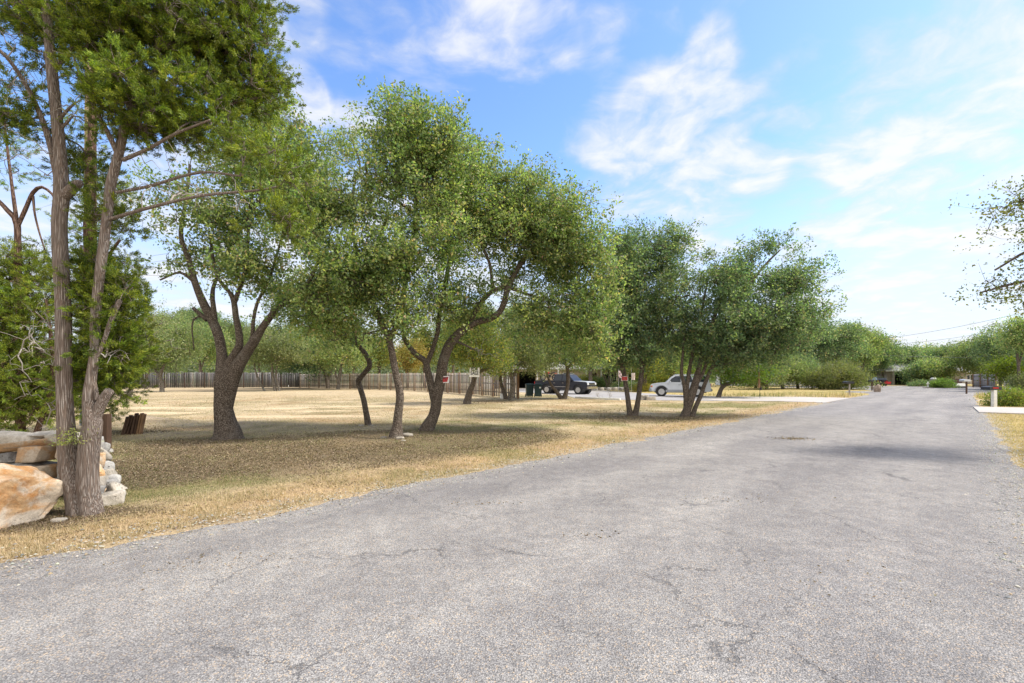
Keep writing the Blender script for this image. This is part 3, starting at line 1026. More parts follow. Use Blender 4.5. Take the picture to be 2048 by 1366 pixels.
# ------------------------------------------------------------------ the near junipers
make_tree('juniper_tree', 'near twin-trunked juniper with shredding bark beside the orange boulder', (160, 1028),
  [[(163, 1035, 62), (152, 985, 52), (140, 940, 46), (132, 850, 40), (128, 750, 37), (126, 600, 34), (119, 450, 33), (124, 385, 35), (119, 300, 27), (110, 200, 25), (101, 110, 24), (92, 10, 19), (84, -90, 15), (80, -220, 9)],
   [(122, 395, 16), (98, 280, 15), (60, 185, 12, -.1), (14, 115, 9, -.3), (-50, 60, 7, -.5)],
   [(108, 140, 15), (140, 100, 12, .1), (165, 75, 9, .2), (200, 20, 6, .3)],
   [(121, 400, 30), (150, 372, 24, -.02), (160, 366, 17, -.05)],
   [(117, 240, 9), (140, 215, 6, 0), (150, 207, 5, 0)],
   [(118, 262, 8), (138, 240, 6, 0), (146, 232, 4, 0)],
   [(100, 60, 12), (50, 10, 9, .2), (-20, -40, 7, .4)],
   [(184, 1030, 58), (176, 985, 50), (176, 930, 46), (180, 880, 46), (186, 845, 44), (178, 800, 30), (182, 760, 25), (190, 700, 22), (190, 640, 22), (198, 560, 22), (206, 500, 22), (214, 430, 22), (224, 360, 22), (238, 308, 20), (248, 262, 20), (266, 218, 17), (300, 160, 12, .2), (340, 90, 9, .4), (380, 10, 7, .5), (400, -80, 5, .5)],
   [(184, 850, 30), (199, 815, 26), (211, 792, 24), (220, 781, 21)],
   [(195, 800, 12), (186, 740, 10), (205, 690, 10), (222, 640, 11), (240, 600, 10)],
   [(238, 312, 13), (214, 262, 11, -.1), (186, 210, 9, -.2), (160, 150, 7, -.2), (146, 110, 5, -.2)],
   [(246, 320, 10), (300, 296, 8, -.1), (350, 268, 6, -.2), (420, 240, 4, -.3)],
   [(232, 385, 8), (300, 372, 7, .1), (400, 345, 6, .2), (480, 352, 4, .3)],
   [(214, 440, 9), (300, 415, 8, -.2), (400, 392, 6, -.4), (520, 380, 5, -.5), (560, 372, 4, -.5)],
   [(262, 225, 10), (330, 170, 9, .3), (420, 120, 7, .6), (500, 90, 5, .8)],
   [(250, 265, 9), (330, 245, 8, .4), (430, 215, 6, .7), (540, 190, 4, .9)],
   [(320, 120, 9, .2), (300, 20, 6, .2), (280, -60, 5, .1)]],
  [(300, 40, 120, 85, .2, .7, 1.3), (430, 90, 130, 75, .7, .7, 1.3), (480, 10, 70, 60, .6, .5), (350, 215, 110, 70, .2, .5, 1.6), (260, 200, 75, 60, -.1, .4, 1.3),
   (490, 200, 80, 55, .9, .5, 1.1), (540, 175, 42, 40, 1.0, .3, .8), (555, 360, 48, 62, -.5, .25, 1.8), (565, 430, 40, 45, -.5, .2, 1.4), (470, 290, 60, 40, .3, .4, .6), (120, 30, 90, 55, .2, .5, .6),
   (215, 25, 60, 60, .1, .4, 1.0), (60, 90, 70, 60, .3, .4, .9), (195, 120, 50, 60, .1, .35, 1.2), (165, 330, 45, 60, .4, .35, .8), (40, 40, 70, 60, .3, .4, .9), (10, 140, 50, 50, .3, .4, .6), (15, 235, 42, 45, -.1, .3, .8), (190, 560, 32, 90, .35, .3, .9), (215, 620, 42, 60, .3, .3, 1.2), (250, 580, 40, 40, .2, .25, .8), (200, 740, 50, 55, .4, .25, 1.5), (235, 700, 35, 50, .3, .25, 1.2), (230, 450, 35, 50, .3, .3, .8)],
  n_att=1020, leaf=(0.034, 0.0062), per=34, spread=0.042, sub=7, subr=0.12, palette=JUN, mat='juniper_bark', seed=4, kind='spray', fmat=M['needle'],
  cat='juniper', sides=26, wob=0.16, tip=0.0030, gap=0.34, gscale=1.4, clumpvar=0.35, shell=0.6,
  dead=([(60, 150, 90, 130, -.2, .5), (70, 300, 60, 60, 0, .4), (400, 390, 120, 45, 0, .4), (330, 340, 90, 50, .1, .4), (100, 720, 50, 130, .1, .3), (210, 690, 50, 90, .1, .3), (160, 240, 60, 60, 0, .3)], 260))

make_tree('juniper_tree', 'dense shaggy juniper rising right behind the twin-trunked one', (186, 866),
  [[(186, 868, 34), (183, 760, 32), (182, 640, 30), (180, 520, 28), (180, 430, 26), (184, 300, 20), (186, 200, 15), (190, 80, 9)],
   [(183, 700, 14), (215, 640, 12), (245, 610, 9)], [(182, 560, 10), (210, 520, 8, -.2), (240, 480, 6, -.3)]],
  [(185, 500, 50, 90, 0, .7), (205, 620, 60, 70, -.1, .7, 1.2), (215, 745, 62, 75, -.2, .8, 1.5), (180, 800, 60, 50, -.1, .6, 1.2), (245, 575, 45, 50, .1, .5), (190, 380, 55, 70, .1, .6, .9), (175, 250, 45, 80, .2, .5, .7), (262, 720, 28, 50, -.2, .5, .9)],
  n_att=330, leaf=(0.045, 0.0085), per=28, spread=0.06, sub=6, subr=0.16, palette=JUN, mat='juniper_red', seed=8, kind='spray', fmat=M['needle'],
  cat='juniper', sides=14, wob=0.2, tip=0.004, gap=0.30, clumpvar=0.35,
  dead=([(215, 640, 60, 130, 0, .6)], 60))

make_tree('juniper_tree', 'bushy juniper thicket at the far left behind the stone wall', (50, 838),
  [[(38, 842, 26), (45, 760, 20), (44, 640, 17), (36, 540, 17), (34, 450, 15), (14, 420, 12), (-20, 385, 9)],
   [(35, 455, 11), (50, 420, 10), (66, 385, 9), (84, 374, 8), (104, 388, 6), (112, 405, 4)],
   [(66, 392, 7), (70, 430, 5), (80, 470, 4), (90, 500, 3)],
   [(60, 838, 16), (100, 780, 12), (104, 700, 10), (92, 600, 7)],
   [(45, 760, 12), (12, 690, 9), (8, 600, 7)], [(34, 450, 10), (20, 340, 7), (8, 240, 5)]],
  [(45, 620, 70, 80, 0, 1.0, 1.3), (10, 560, 60, 70, 0, 1.0, 1.3), (60, 745, 62, 70, 0, 1.1, 1.4), (15, 800, 60, 50, 0, 1.0, 1.3), (85, 800, 40, 55, .1, .9, 1.0), (60, 520, 40, 45, .1, .7, .9), (10, 300, 40, 70, .3, .6, .35),
   (-60, 680, 80, 160, 0, 1.2, 1.5)],
  n_att=640, leaf=(0.05, 0.009), per=26, spread=0.065, sub=6, subr=0.20, palette=JUN, mat='juniper_red', seed=12, kind='spray', fmat=M['needle'],
  cat='juniper', sides=12, wob=0.2, tip=0.0045, gap=0.28, clumpvar=0.35, Y=10.5,
  dead=([(60, 690, 60, 110, -1.0, .3), (50, 250, 60, 120, 0, .8)], 150))

# ------------------------------------------------------------------ the oaks on the lot
make_tree('oak_tree', 'stout oak with five spreading limbs and a flared base, thickest trunk on the lot', (455, 876),
  [[(455, 885, 78), (456, 868, 60), (452, 850, 48), (447, 820, 41), (446, 790, 40), (447, 765, 42), (446, 740, 30), (444, 709, 22), (437, 672, 22), (424, 640, 21), (406, 605, 18), (390, 565, 15), (378, 520, 12), (362, 470, 10), (372, 400, 8), (380, 330, 6, .3)],
   [(449, 850, 22), (452, 815, 30), (462, 768, 32), (472, 740, 31), (488, 712, 25), (510, 680, 20), (525, 655, 16), (542, 632, 14), (560, 612, 12), (590, 592, 10), (620, 560, 8, -.3), (640, 510, 6, -.5)],
   [(450, 830, 20), (455, 775, 30), (458, 735, 26), (468, 712, 20), (479, 690, 17), (477, 660, 15), (472, 635, 13), (467, 600, 12), (458, 583, 9), (446, 570, 8), (430, 540, 7, .3), (420, 470, 6, .5)],
   [(469, 605, 11), (478, 580, 9), (486, 558, 8), (495, 500, 7, .4), (500, 420, 6, .7), (520, 330, 5, 1.0)],
   [(500, 690, 11), (505, 670, 9), (507, 640, 8), (515, 605, 7), (528, 580, 6), (545, 540, 5, .3), (570, 450, 5, .7)],
   [(430, 648, 13), (427, 615, 11), (425, 590, 10), (432, 560, 8, .3), (470, 480, 7, .6), (520, 400, 6, .8), (580, 320, 5, .8)],
   [(414, 640, 11), (400, 628, 9), (386, 616, 8)],
   [(402, 632, 4), (388, 638, 4), (384, 655, 3.5), (386, 680, 3), (388, 700, 2.5)],
   [(390, 565, 9), (360, 545, 6, -.2), (320, 560, 4, -.3)],
   [(590, 592, 8), (640, 600, 5, -.3), (670, 640, 4, -.4)]],
  [(430, 440, 100, 95, .6, 1.3, 1.0), (520, 330, 100, 100, 1.0, 1.5, 1.3), (605, 260, 60, 85, 1.0, 1.2, 1.3), (560, 230, 60, 60, 1.2, 1.1, .9), (600, 420, 80, 90, .5, 1.4, 1.4), (620, 530, 75, 75, -.2, 1.2, 1.3), (540, 520, 60, 60, 0, 1.0, .9),
   (350, 535, 50, 25, -.2, .6, .5), (370, 400, 70, 70, .5, 1.2, .6), (640, 600, 60, 40, -.3, .8, .8), (470, 540, 70, 35, 0, .8, .6), (670, 440, 40, 70, .3, .9, .9), (430, 300, 70, 60, 1.0, 1.0, .6), (560, 600, 60, 35, -.2, .8, .7), (380, 480, 60, 50, .2, 1.0, .8)],
  n_att=500, leaf=(0.074, 0.04), per=13, spread=0.078, sub=7, subr=0.30, palette=OAK, seed=21, gap=0.47, gscale=1.3, sides=22, wob=0.13, clumpvar=0.25,
  dead=([(420, 500, 110, 60, .2, .8), (470, 400, 90, 70, .4, .8)], 130))

make_tree('oak_tree', 'slender crooked oak bent like a knee, second trunk to the right of the stout oak', (736, 850),
  [[(737, 853, 15), (733, 830, 12), (727, 798, 11), (720, 775, 11), (717, 762, 12), (727, 748, 10), (739, 733, 11), (736, 718, 10), (727, 703, 10), (713, 688, 9), (700, 678, 9), (683, 672, 7), (660, 655, 6), (640, 620, 5)],
   [(713, 690, 6), (705, 640, 6, .3), (690, 560, 6, .5), (672, 500, 6, .7), (690, 450, 6, .8), (705, 410, 6, .8), (708, 370, 5, .8), (720, 330, 4, .8), (700, 270, 3, .8)],
   [(672, 500, 4, .7), (650, 440, 3, .8), (655, 360, 3, .8)]],
  [(640, 640, 70, 42, 0, 1.1, 1.4), (600, 590, 60, 50, 0, 1.0, 1.1), (690, 590, 55, 55, .2, 1.0, 1.0), (710, 660, 50, 30, .1, .8, .8), (695, 300, 45, 55, .8, .8, .45), (660, 380, 40, 60, .8, .8, .5), (725, 380, 30, 50, .8, .7, .4)],
  n_att=210, leaf=(0.072, 0.038), per=14, spread=0.078, sub=6, subr=0.29, palette=YEL[:1] + OAK[:4], wts=[1.2, 3, 4, 2, .6], seed=22, gap=0.30, sides=12, wob=0.12)

make_tree('oak_tree', 'tall oak with a single curved trunk standing among scattered white rocks', (790, 874),
  [[(791, 880, 36), (793, 866, 27), (795, 850, 20), (796, 833, 18), (800, 798, 16), (798, 775, 15), (793, 754, 14), (788, 730, 14), (784, 705, 14), (777, 677, 14), (766, 652, 13), (757, 632, 12), (748, 612, 10), (735, 560, 8), (712, 500, 7), (705, 450, 6)],
   [(778, 680, 11), (800, 630, 10, .2), (812, 560, 10, .4), (826, 480, 10, .5), (832, 420, 10, .5), (828, 370, 9, .5), (815, 310, 7, .5), (822, 260, 5, .5), (835, 215, 3, .5)],
   [(830, 400, 6, .5), (860, 350, 5, .5), (880, 300, 4, .5)], [(832, 430, 6, .5), (790, 400, 5, .3), (745, 380, 4, .2), (730, 330, 3, .1)],
   [(736, 560, 6), (760, 470, 6, .1), (775, 430, 5), (740, 420, 4, 0)]],
  [(830, 260, 75, 65, .5, 1.0, 1.2), (890, 300, 70, 70, .5, 1.1, 1.2), (800, 330, 75, 60, .4, 1.1, 1.0), (850, 400, 80, 60, .4, 1.2, .9), (740, 420, 60, 60, 0, .9, .45), (780, 520, 85, 55, -.2, 1.2, 1.5),
   (720, 560, 70, 60, -.2, 1.1, 1.3), (800, 600, 75, 55, -.2, 1.1, 1.4), (700, 620, 60, 40, -.1, .9, 1.0), (760, 350, 35, 60, .2, .7, .45), (690, 665, 70, 32, -.1, .8, 1.0), (780, 655, 55, 35, -.2, .8, .9), (640, 600, 50, 45, 0, .8, .8), (880, 480, 60, 55, .2, 1.0, .9)],
  n_att=520, leaf=(0.074, 0.04), per=13, spread=0.078, sub=7, subr=0.30, palette=OAK, seed=23, gap=0.475, gscale=1.3, sides=16, wob=0.13)

make_tree('oak_tree', 'broad leaning oak whose low fork and long arching limb reach over to the right', (860, 860),
  [[(852, 866, 34), (858, 850, 27), (867, 832, 22), (872, 809, 22), (873, 788, 26), (880, 766, 22), (884, 735, 21), (890, 712, 20), (898, 692, 20), (912, 673, 19), (933, 655, 15), (958, 643, 13), (980, 637, 13), (999, 624, 12), (1010, 600, 12), (1016, 576, 11), (1040, 530, 10, .3), (1080, 480, 8, .5), (1120, 450, 6, .6)],
   [(870, 795, 22), (861, 765, 14), (855, 740, 13), (850, 722, 12), (832, 709, 11), (818, 692, 10), (808, 675, 9), (804, 645, 8), (800, 600, 6, -.2)],
   [(853, 730, 10), (860, 712, 10), (868, 690, 9), (875, 664, 9), (880, 622, 9), (892, 560, 9, .2), (905, 500, 8, .4), (935, 440, 8, .5), (950, 380, 6, .6), (940, 320, 4, .7)],
   [(936, 656, 10), (950, 625, 9), (966, 600, 9), (985, 582, 9), (1004, 575, 9), (1018, 568, 10)],
   [(985, 580, 7), (980, 530, 6, 0), (960, 470, 6, -.1), (990, 420, 5, -.1)],
   [(1015, 575, 6), (1060, 590, 5, .1), (1100, 600, 5, .2), (1140, 620, 4, .2), (1160, 660, 3, .2)],
   [(905, 680, 6), (930, 690, 4, -.1), (950, 700, 3, -.1)],
   [(800, 670, 5), (770, 660, 4), (740, 665, 3)],
   [(1080, 480, 6, .5), (1140, 500, 5, .3), (1190, 560, 4, .2)]],
  [(960, 340, 70, 60, .6, 1.2, 1.1), (930, 440, 80, 70, .4, 1.3, 1.0), (1030, 420, 95, 70, .5, 1.6, 1.4), (1110, 450, 80, 75, .4, 1.6, 1.5), (1170, 520, 60, 75, .3, 1.4, 1.5), (1190, 600, 45, 60, .2, 1.1, 1.3),
   (1090, 530, 90, 50, .2, 1.3, 1.1), (1000, 500, 70, 55, .1, 1.1, 1.0), (890, 560, 60, 60, -.2, 1.0, 1.0), (850, 620, 55, 40, -.3, .8, .8), (1120, 620, 80, 35, .2, .9, .45), (1160, 680, 45, 40, .2, .8, .6), (930, 640, 60, 40, .4, .8, .5), (980, 570, 75, 40, .1, 1.0, .8), (1130, 655, 80, 45, .2, 1.0, .8), (1040, 640, 70, 38, .2, .9, .5), (1060, 380, 60, 35, .4, 1.1, .8), (1200, 670, 35, 50, .2, .8, .8), (880, 400, 70, 60, .4, 1.1, .9)],
  n_att=780, leaf=(0.074, 0.04), per=14, spread=0.082, sub=7, subr=0.32, palette=OAK, seed=24, gap=0.475, gscale=1.3, sides=18, wob=0.13,
  dead=([(1060, 650, 90, 60, .2, .8), (960, 700, 70, 40, .2, .6)], 120))

make_tree('oak_tree', 'V-shaped oak with two trunks from one base and a red sign on the left one', (1264, 832),
  [[(1262, 838, 15), (1258, 815, 11), (1255, 793, 10), (1250, 761, 9), (1244, 732, 10), (1235, 709, 9), (1240, 660, 7), (1248, 600, 6), (1240, 540, 5), (1235, 490, 4)],
   [(1266, 838, 16), (1272, 822, 12), (1277, 795, 10), (1281, 761, 10), (1284, 737, 9), (1281, 717, 8), (1274, 660, 8), (1272, 600, 7), (1285, 540, 6), (1320, 480, 4)],
   [(1284, 740, 6), (1295, 715, 5), (1330, 670, 4), (1360, 640, 3)], [(1275, 650, 5), (1310, 620, 5), (1350, 600, 4), (1380, 590, 3)]],
  [(1262, 500, 42, 45, .2, 1.4, 1.0), (1325, 520, 48, 50, .2, 1.4, 1.2), (1290, 590, 75, 45, 0, 1.6, 1.3), (1250, 650, 45, 45, 0, 1.3, 1.0), (1325, 640, 55, 45, 0, 1.4, 1.1), (1280, 695, 75, 28, 0, 1.2, .9), (1350, 480, 22, 30, .2, .8, .6), (1225, 590, 22, 60, 0, 1.0, .7), (1240, 560, 40, 60, .1, 1.2, .8), (1345, 580, 40, 60, .1, 1.2, .8), (1230, 700, 40, 25, 0, .9, .6)],
  n_att=520, leaf=(0.085, 0.045), per=15, spread=0.095, sub=6, subr=0.33, palette=DARKOAK, seed=25, gap=0.47, gscale=1.1, sides=12, wob=0.10)

make_tree('oak_tree', 'many-stemmed oak fanning out at the road verge in front of the white car', (1376, 833),
  [[(1368, 838, 22), (1374, 820, 17), (1380, 800, 19), (1388, 775, 17), (1393, 755, 13), (1398, 735, 10), (1404, 708, 9), (1420, 660, 8), (1440, 600, 7), (1450, 550, 4)],
   [(1373, 815, 12), (1371, 795, 9), (1368, 769, 8), (1363, 745, 7), (1366, 704, 5), (1372, 640, 4)],
   [(1376, 810, 9), (1374, 780, 8), (1378, 745, 8), (1385, 709, 7), (1400, 640, 5), (1415, 560, 4)],
   [(1383, 836, 12), (1392, 812, 9), (1402, 790, 10), (1411, 764, 8), (1424, 735, 8), (1438, 717, 7), (1470, 690, 6), (1520, 650, 6), (1570, 610, 4)],
   [(1395, 765, 8), (1408, 740, 7), (1420, 700, 7), (1450, 640, 7), (1490, 580, 6), (1530, 530, 5), (1560, 500, 3)],
   [(1424, 735, 5), (1480, 720, 4), (1540, 700, 4), (1600, 690, 3)]],
  [(1425, 560, 42, 50, 0, 1.2, .9), (1440, 650, 80, 50, 0, 1.5, 1.3), (1515, 550, 70, 58, .2, 1.6, 1.4), (1570, 545, 48, 50, .2, 1.2, 1.1), (1520, 640, 85, 55, .1, 1.6, 1.3), (1590, 620, 45, 50, .1, 1.2, .9), (1540, 500, 45, 24, .2, .9, .7),
   (1400, 690, 55, 35, 0, 1.2, .9), (1560, 690, 60, 28, .2, 1.1, .8), (1480, 600, 70, 60, 0, 1.4, 1.0), (1600, 670, 40, 35, .2, 1.0, .8), (1490, 710, 70, 25, 0, 1.1, .8), (1415, 520, 28, 35, 0, .9, .6)],
  n_att=640, leaf=(0.085, 0.045), per=15, spread=0.095, sub=6, subr=0.33, palette=DARKOAK, seed=26, gap=0.475, gscale=1.1, sides=12, wob=0.10)

# the oak whose trunk stands off to the right and hangs its branches into the frame
make_tree('oak_tree', 'sparse oak branches hanging into view at the upper right edge', (2330, 905),
  [[(2330, 913, 46), (2322, 800, 36), (2310, 700, 32), (2290, 600, 28), (2260, 520, 22), (2200, 470, 16), (2130, 480, 11), (2060, 500, 8), (1990, 540, 5)],
   [(2290, 600, 18), (2230, 590, 12), (2150, 570, 9), (2070, 560, 6), (1960, 585, 4)], [(2260, 520, 16), (2200, 420, 12), (2120, 380, 9), (2040, 400, 6)],
   [(2300, 640, 20), (2380, 520, 16), (2440, 420, 10)]],
  [(2065, 440, 68, 60, 0, 1.0, .9), (2070, 520, 75, 45, 0, 1.0, .9), (2010, 565, 50, 24, 0, .7, .5), (2130, 500, 80, 110, 0, 1.6, 1.2), (2030, 410, 36, 30, 0, .6, .5), (2060, 380, 30, 25, 0, .5, .4)],
  n_att=170, leaf=(0.06, 0.032), per=8, spread=0.11, sub=6, subr=0.24, palette=[(0.15, 0.175, 0.07), (0.20, 0.22, 0.08), (0.26, 0.24, 0.11), (0.30, 0.24, 0.13), (0.10, 0.115, 0.05)], seed=27, gap=0.45, sides=14, wob=0.13)

# ------------------------------------------------------------------ mid-distance trees
make_tree('oak_tree', 'pale-barked oak leaning right at the left end of the board fence', (252, 797),
  [[(254, 800, 14), (260, 785, 11), (266, 765, 9), (275, 742, 8), (286, 720, 7), (297, 692, 6), (305, 662, 5), (307, 630, 3)], [(288, 716, 4), (275, 690, 3), (262, 650, 2)]],
  [(290, 640, 40, 30, 0, 1.8, .6), (310, 690, 50, 30, 0, 1.6, .4)],
  n_att=110, leaf=(0.11, 0.06), per=6, spread=0.22, sub=5, subr=0.45, palette=GREY, mat='pale_bark', seed=31, gap=0.3, sides=8, tip=0.014)
make_tree('oak_tree', 'stubby pale-trunked oak in front of the dark board fence', (322, 784),
  [[(324, 787, 12), (324, 770, 9), (321, 752, 9), (326, 735, 7), (340, 705, 4)], [(321, 752, 6), (305, 735, 4), (290, 720, 3)]],
  [(330, 700, 62, 36, 0, 2.6), (360, 675, 50, 30, 0, 2.2), (290, 705, 40, 30, 0, 2.0)],
  n_att=230, leaf=(0.13, 0.08), per=13, spread=0.28, sub=6, subr=0.6, palette=LIGHT, mat='pale_bark', seed=32, gap=0.26, sides=8, tip=0.016)
make_tree('oak_tree', 'small dark-stemmed oak close against the left end of the fence', (290, 778),
  [[(292, 779, 8), (290, 765, 6), (283, 752, 5), (276, 740, 4), (262, 715, 3)], [(290, 765, 5), (296, 748, 4), (300, 730, 3)]],
  [(272, 700, 45, 34, 0, 3.0), (300, 715, 40, 25, 0, 2.5)],
  n_att=150, leaf=(0.14, 0.09), per=12, spread=0.3, sub=6, subr=0.6, palette=LIGHT, seed=33, gap=0.26, sides=7, tip=0.018)
make_tree('oak_tree', 'three thin pale stems leaning apart behind the stout oak', (548, 782),
  [[(551, 784, 8), (548, 768, 6), (545, 748, 6), (543, 720, 5), (540, 690, 3)], [(530, 781, 5), (522, 768, 4), (514, 752, 4), (508, 730, 3)], [(559, 783, 5), (556, 768, 4), (552, 750, 4), (556, 720, 3)]],
  [(545, 695, 50, 35, 0, 3.0), (515, 690, 40, 32, 0, 2.5), (575, 700, 35, 28, 0, 2.4)],
  n_att=220, leaf=(0.14, 0.085), per=13, spread=0.3, sub=6, subr=0.6, palette=GREY, mat='pale_bark', seed=34, gap=0.28, sides=7, tip=0.016)
make_tree('oak_tree', 'pale stubbed trunk oak standing before the middle of the fence', (676, 779),
  [[(676, 780, 8), (678, 765, 7), (680, 748, 7), (683, 730, 5), (690, 705, 3)], [(678, 762, 4), (671, 752, 4), (672, 742, 3)]],
  [(650, 700, 40, 30, 0, 2.6), (700, 705, 45, 32, 0, 2.6)],
  n_att=170, leaf=(0.14, 0.085), per=13, spread=0.3, sub=6, subr=0.6, palette=YEL[:1] + OAK[:4], wts=[2, 3, 4, 3, 1], mat='pale_bark', seed=35, gap=0.26, sides=7, tip=0.016)
make_tree('oak_tree', 'blue-green oak with a dark hollow trunk by the fence corner', (657, 777),
  [[(656, 778, 10), (655, 765, 8), (652, 750, 8), (645, 735, 6), (625, 715, 4)], [(655, 760, 6), (664, 740, 5), (672, 720, 4)]],
  [(615, 705, 60, 38, 0, 4.0), (645, 690, 45, 32, 0, 3.0), (580, 715, 35, 28, 0, 3.0)],
  n_att=300, leaf=(0.15, 0.09), per=14, spread=0.34, sub=6, subr=0.7, palette=[(0.06, 0.12, 0.065), (0.085, 0.15, 0.075), (0.12, 0.17, 0.085), (0.04, 0.08, 0.045), (0.15, 0.19, 0.10)], seed=36, gap=0.26, sides=8, tip=0.02)
make_tree('oak_tree', 'curved leaning oak directly behind the white FOR SALE board', (934, 808),
  [[(934, 811, 20), (936, 797, 14), (940, 782, 12), (946, 768, 11), (950, 752, 9), (957, 744, 7), (972, 739, 5), (990, 733, 4), (1005, 722, 3)], [(950, 752, 6), (948, 735, 5), (945, 710, 4), (950, 680, 3)]],
  [(945, 690, 55, 38, 0, 2.0), (985, 700, 45, 36, 0, 1.8), (960, 650, 45, 32, .2, 1.6), (910, 700, 30, 30, 0, 1.5, .6)],
  n_att=260, leaf=(0.085, 0.05), per=13, spread=0.17, sub=6, subr=0.38, palette=YEL, wts=[4, 2.4, 3, .8, 2], seed=37, gap=0.33, sides=10, tip=0.009)
make_tree('oak_tree', 'grey-green oak with a lichened trunk at the near end of the fence', (1022, 801),
  [[(1023, 804, 15), (1023, 790, 10), (1025, 770, 9), (1022, 748, 9), (1018, 728, 7), (1010, 700, 4)], [(1024, 755, 6), (1040, 730, 5), (1060, 710, 3)]],
  [(1030, 700, 55, 36, 0, 2.0), (1065, 715, 45, 26, 0, 1.8), (1000, 715, 35, 26, 0, 1.6), (1050, 670, 45, 25, .2, 1.6)],
  n_att=270, leaf=(0.09, 0.05), per=13, spread=0.18, sub=6, subr=0.42, palette=GREY, mat='pale_bark', seed=38, gap=0.33, sides=10, tip=0.010)
make_tree('oak_tree', 'dark lopsided oak stump-like trunk beside the white bucket', (1010, 799),
  [[(1013, 801, 13), (1010, 790, 9), (1003, 770, 7), (1000, 748, 7), (998, 725, 5)], [(1000, 750, 4), (988, 746, 4), (978, 748, 3)]],
  [(985, 715, 40, 26, 0, 1.5)],
  n_att=90, leaf=(0.09, 0.05), per=12, spread=0.18, sub=6, subr=0.4, palette=YEL, seed=39, gap=0.3, sides=8, tip=0.010)
make_tree('oak_tree', 'V-forked oak growing in front of the dark pickup', (1126, 798),
  [[(1127, 800, 13), (1132, 785, 9), (1136, 768, 8), (1136, 750, 8), (1135, 738, 7), (1128, 720, 6), (1115, 700, 4)], [(1124, 798, 10), (1115, 786, 8), (1105, 773, 6), (1098, 760, 5), (1092, 740, 4), (1085, 715, 3)], [(1135, 738, 5), (1150, 715, 4), (1165, 700, 3)]],
  [(1120, 695, 60, 36, 0, 2.2), (1165, 700, 40, 30, 0, 1.8), (1085, 700, 40, 30, 0, 1.8), (1130, 650, 55, 28, .2, 1.6)],
  n_att=280, leaf=(0.10, 0.055), per=13, spread=0.2, sub=6, subr=0.45, palette=LIGHT, seed=40, gap=0.33, sides=10, tip=0.011)
make_tree('oak_tree', 'low dark oak bowing to the right just past the white car', (1437, 795),
  [[(1436, 797, 12), (1440, 784, 9), (1445, 774, 9), (1455, 768, 8), (1470, 765, 6), (1490, 759, 5), (1510, 748, 3)], [(1444, 774, 6), (1442, 760, 5), (1448, 740, 4)]],
  [(1450, 735, 50, 24, 0, 2.2), (1500, 738, 40, 22, 0, 2.0)],
  n_att=190, leaf=(0.10, 0.06), per=14, spread=0.22, sub=6, subr=0.42, palette=[(0.10, 0.17, 0.025), (0.14, 0.21, 0.03), (0.08, 0.12, 0.02), (0.18, 0.20, 0.03)], wts=[4, 3, 2, 1], seed=41, gap=0.28, sides=8, tip=0.012)
make_tree('myrtle_tree', 'slim multi-stemmed tree between the pickup and the V-shaped oak', (1218, 779),
  [[(1217, 781, 5), (1213, 765, 4), (1206, 745, 3)], [(1218, 781, 5), (1218, 760, 4), (1216, 735, 3)], [(1219, 781, 5), (1224, 762, 3), (1232, 740, 3)]],
  [(1205, 715, 30, 22, 0, 2.0), (1232, 722, 28, 24, 0, 2.0)],
  n_att=90, leaf=(0.13, 0.08), per=13, spread=0.28, sub=5, subr=0.5, palette=YEL, mat='pale_bark', seed=42, gap=0.25, sides=6, tip=0.016)

# small yard oaks in a loose row
for i, (px, py, tw, cx, cy, rx, ry, lab, sd) in enumerate([
        (1534, 779, 8, 1528, 745, 34, 20, 'small round yard oak nearest the wooden bird post', 51),
        (1566, 778, 8, 1575, 742, 34, 22, 'small yard oak with a leaning trunk and a pale green crown', 52),
        (1596, 777, 7, 1600, 738, 26, 24, 'thin dark-trunked yard oak just left of the big grey-green shrub', 53),
        (1512, 776, 7, 1500, 748, 24, 16, 'low yard oak half hidden behind the bowing one', 54)]):
    make_tree('oak_tree', lab, (px, py), [[(px, py + 2, tw), (px - 1, py - 14, tw * .8), (px + 4, py - 30, tw * .6), (cx, cy, tw * .4)]],
              [(cx, cy, rx, ry, 0, 2.4)], n_att=130, leaf=(0.13, 0.085), per=16, spread=0.30, sub=6, subr=0.55, palette=[GREY, LIGHT, DARKOAK, OAK][i], seed=sd, gap=0.22,
              sides=7, tip=0.018, group='small oaks in the yard beyond the driveway')
make_tree('large_shrub', 'wide dome of grey-green shrub behind the left mailbox', (1668, 779),
  [[(1662, 781, 8), (1655, 772, 5), (1640, 760, 3)], [(1668, 781, 8), (1670, 768, 5), (1672, 750, 3)], [(1672, 781, 7), (1684, 768, 5), (1700, 755, 3)]],
  [(1670, 755, 50, 22, 0, 2.2, 1.4), (1645, 762, 28, 16, 0, 1.8), (1705, 764, 30, 14, 0, 1.8), (1690, 745, 30, 16, 0, 1.8)],
  n_att=240, leaf=(0.13, 0.08), per=16, spread=0.28, sub=6, subr=0.45, palette=[(0.17, 0.19, 0.08), (0.22, 0.23, 0.10), (0.13, 0.15, 0.06), (0.26, 0.24, 0.12), (0.10, 0.12, 0.05)], seed=55, gap=0.1, sides=6, tip=0.014, cat='shrub')

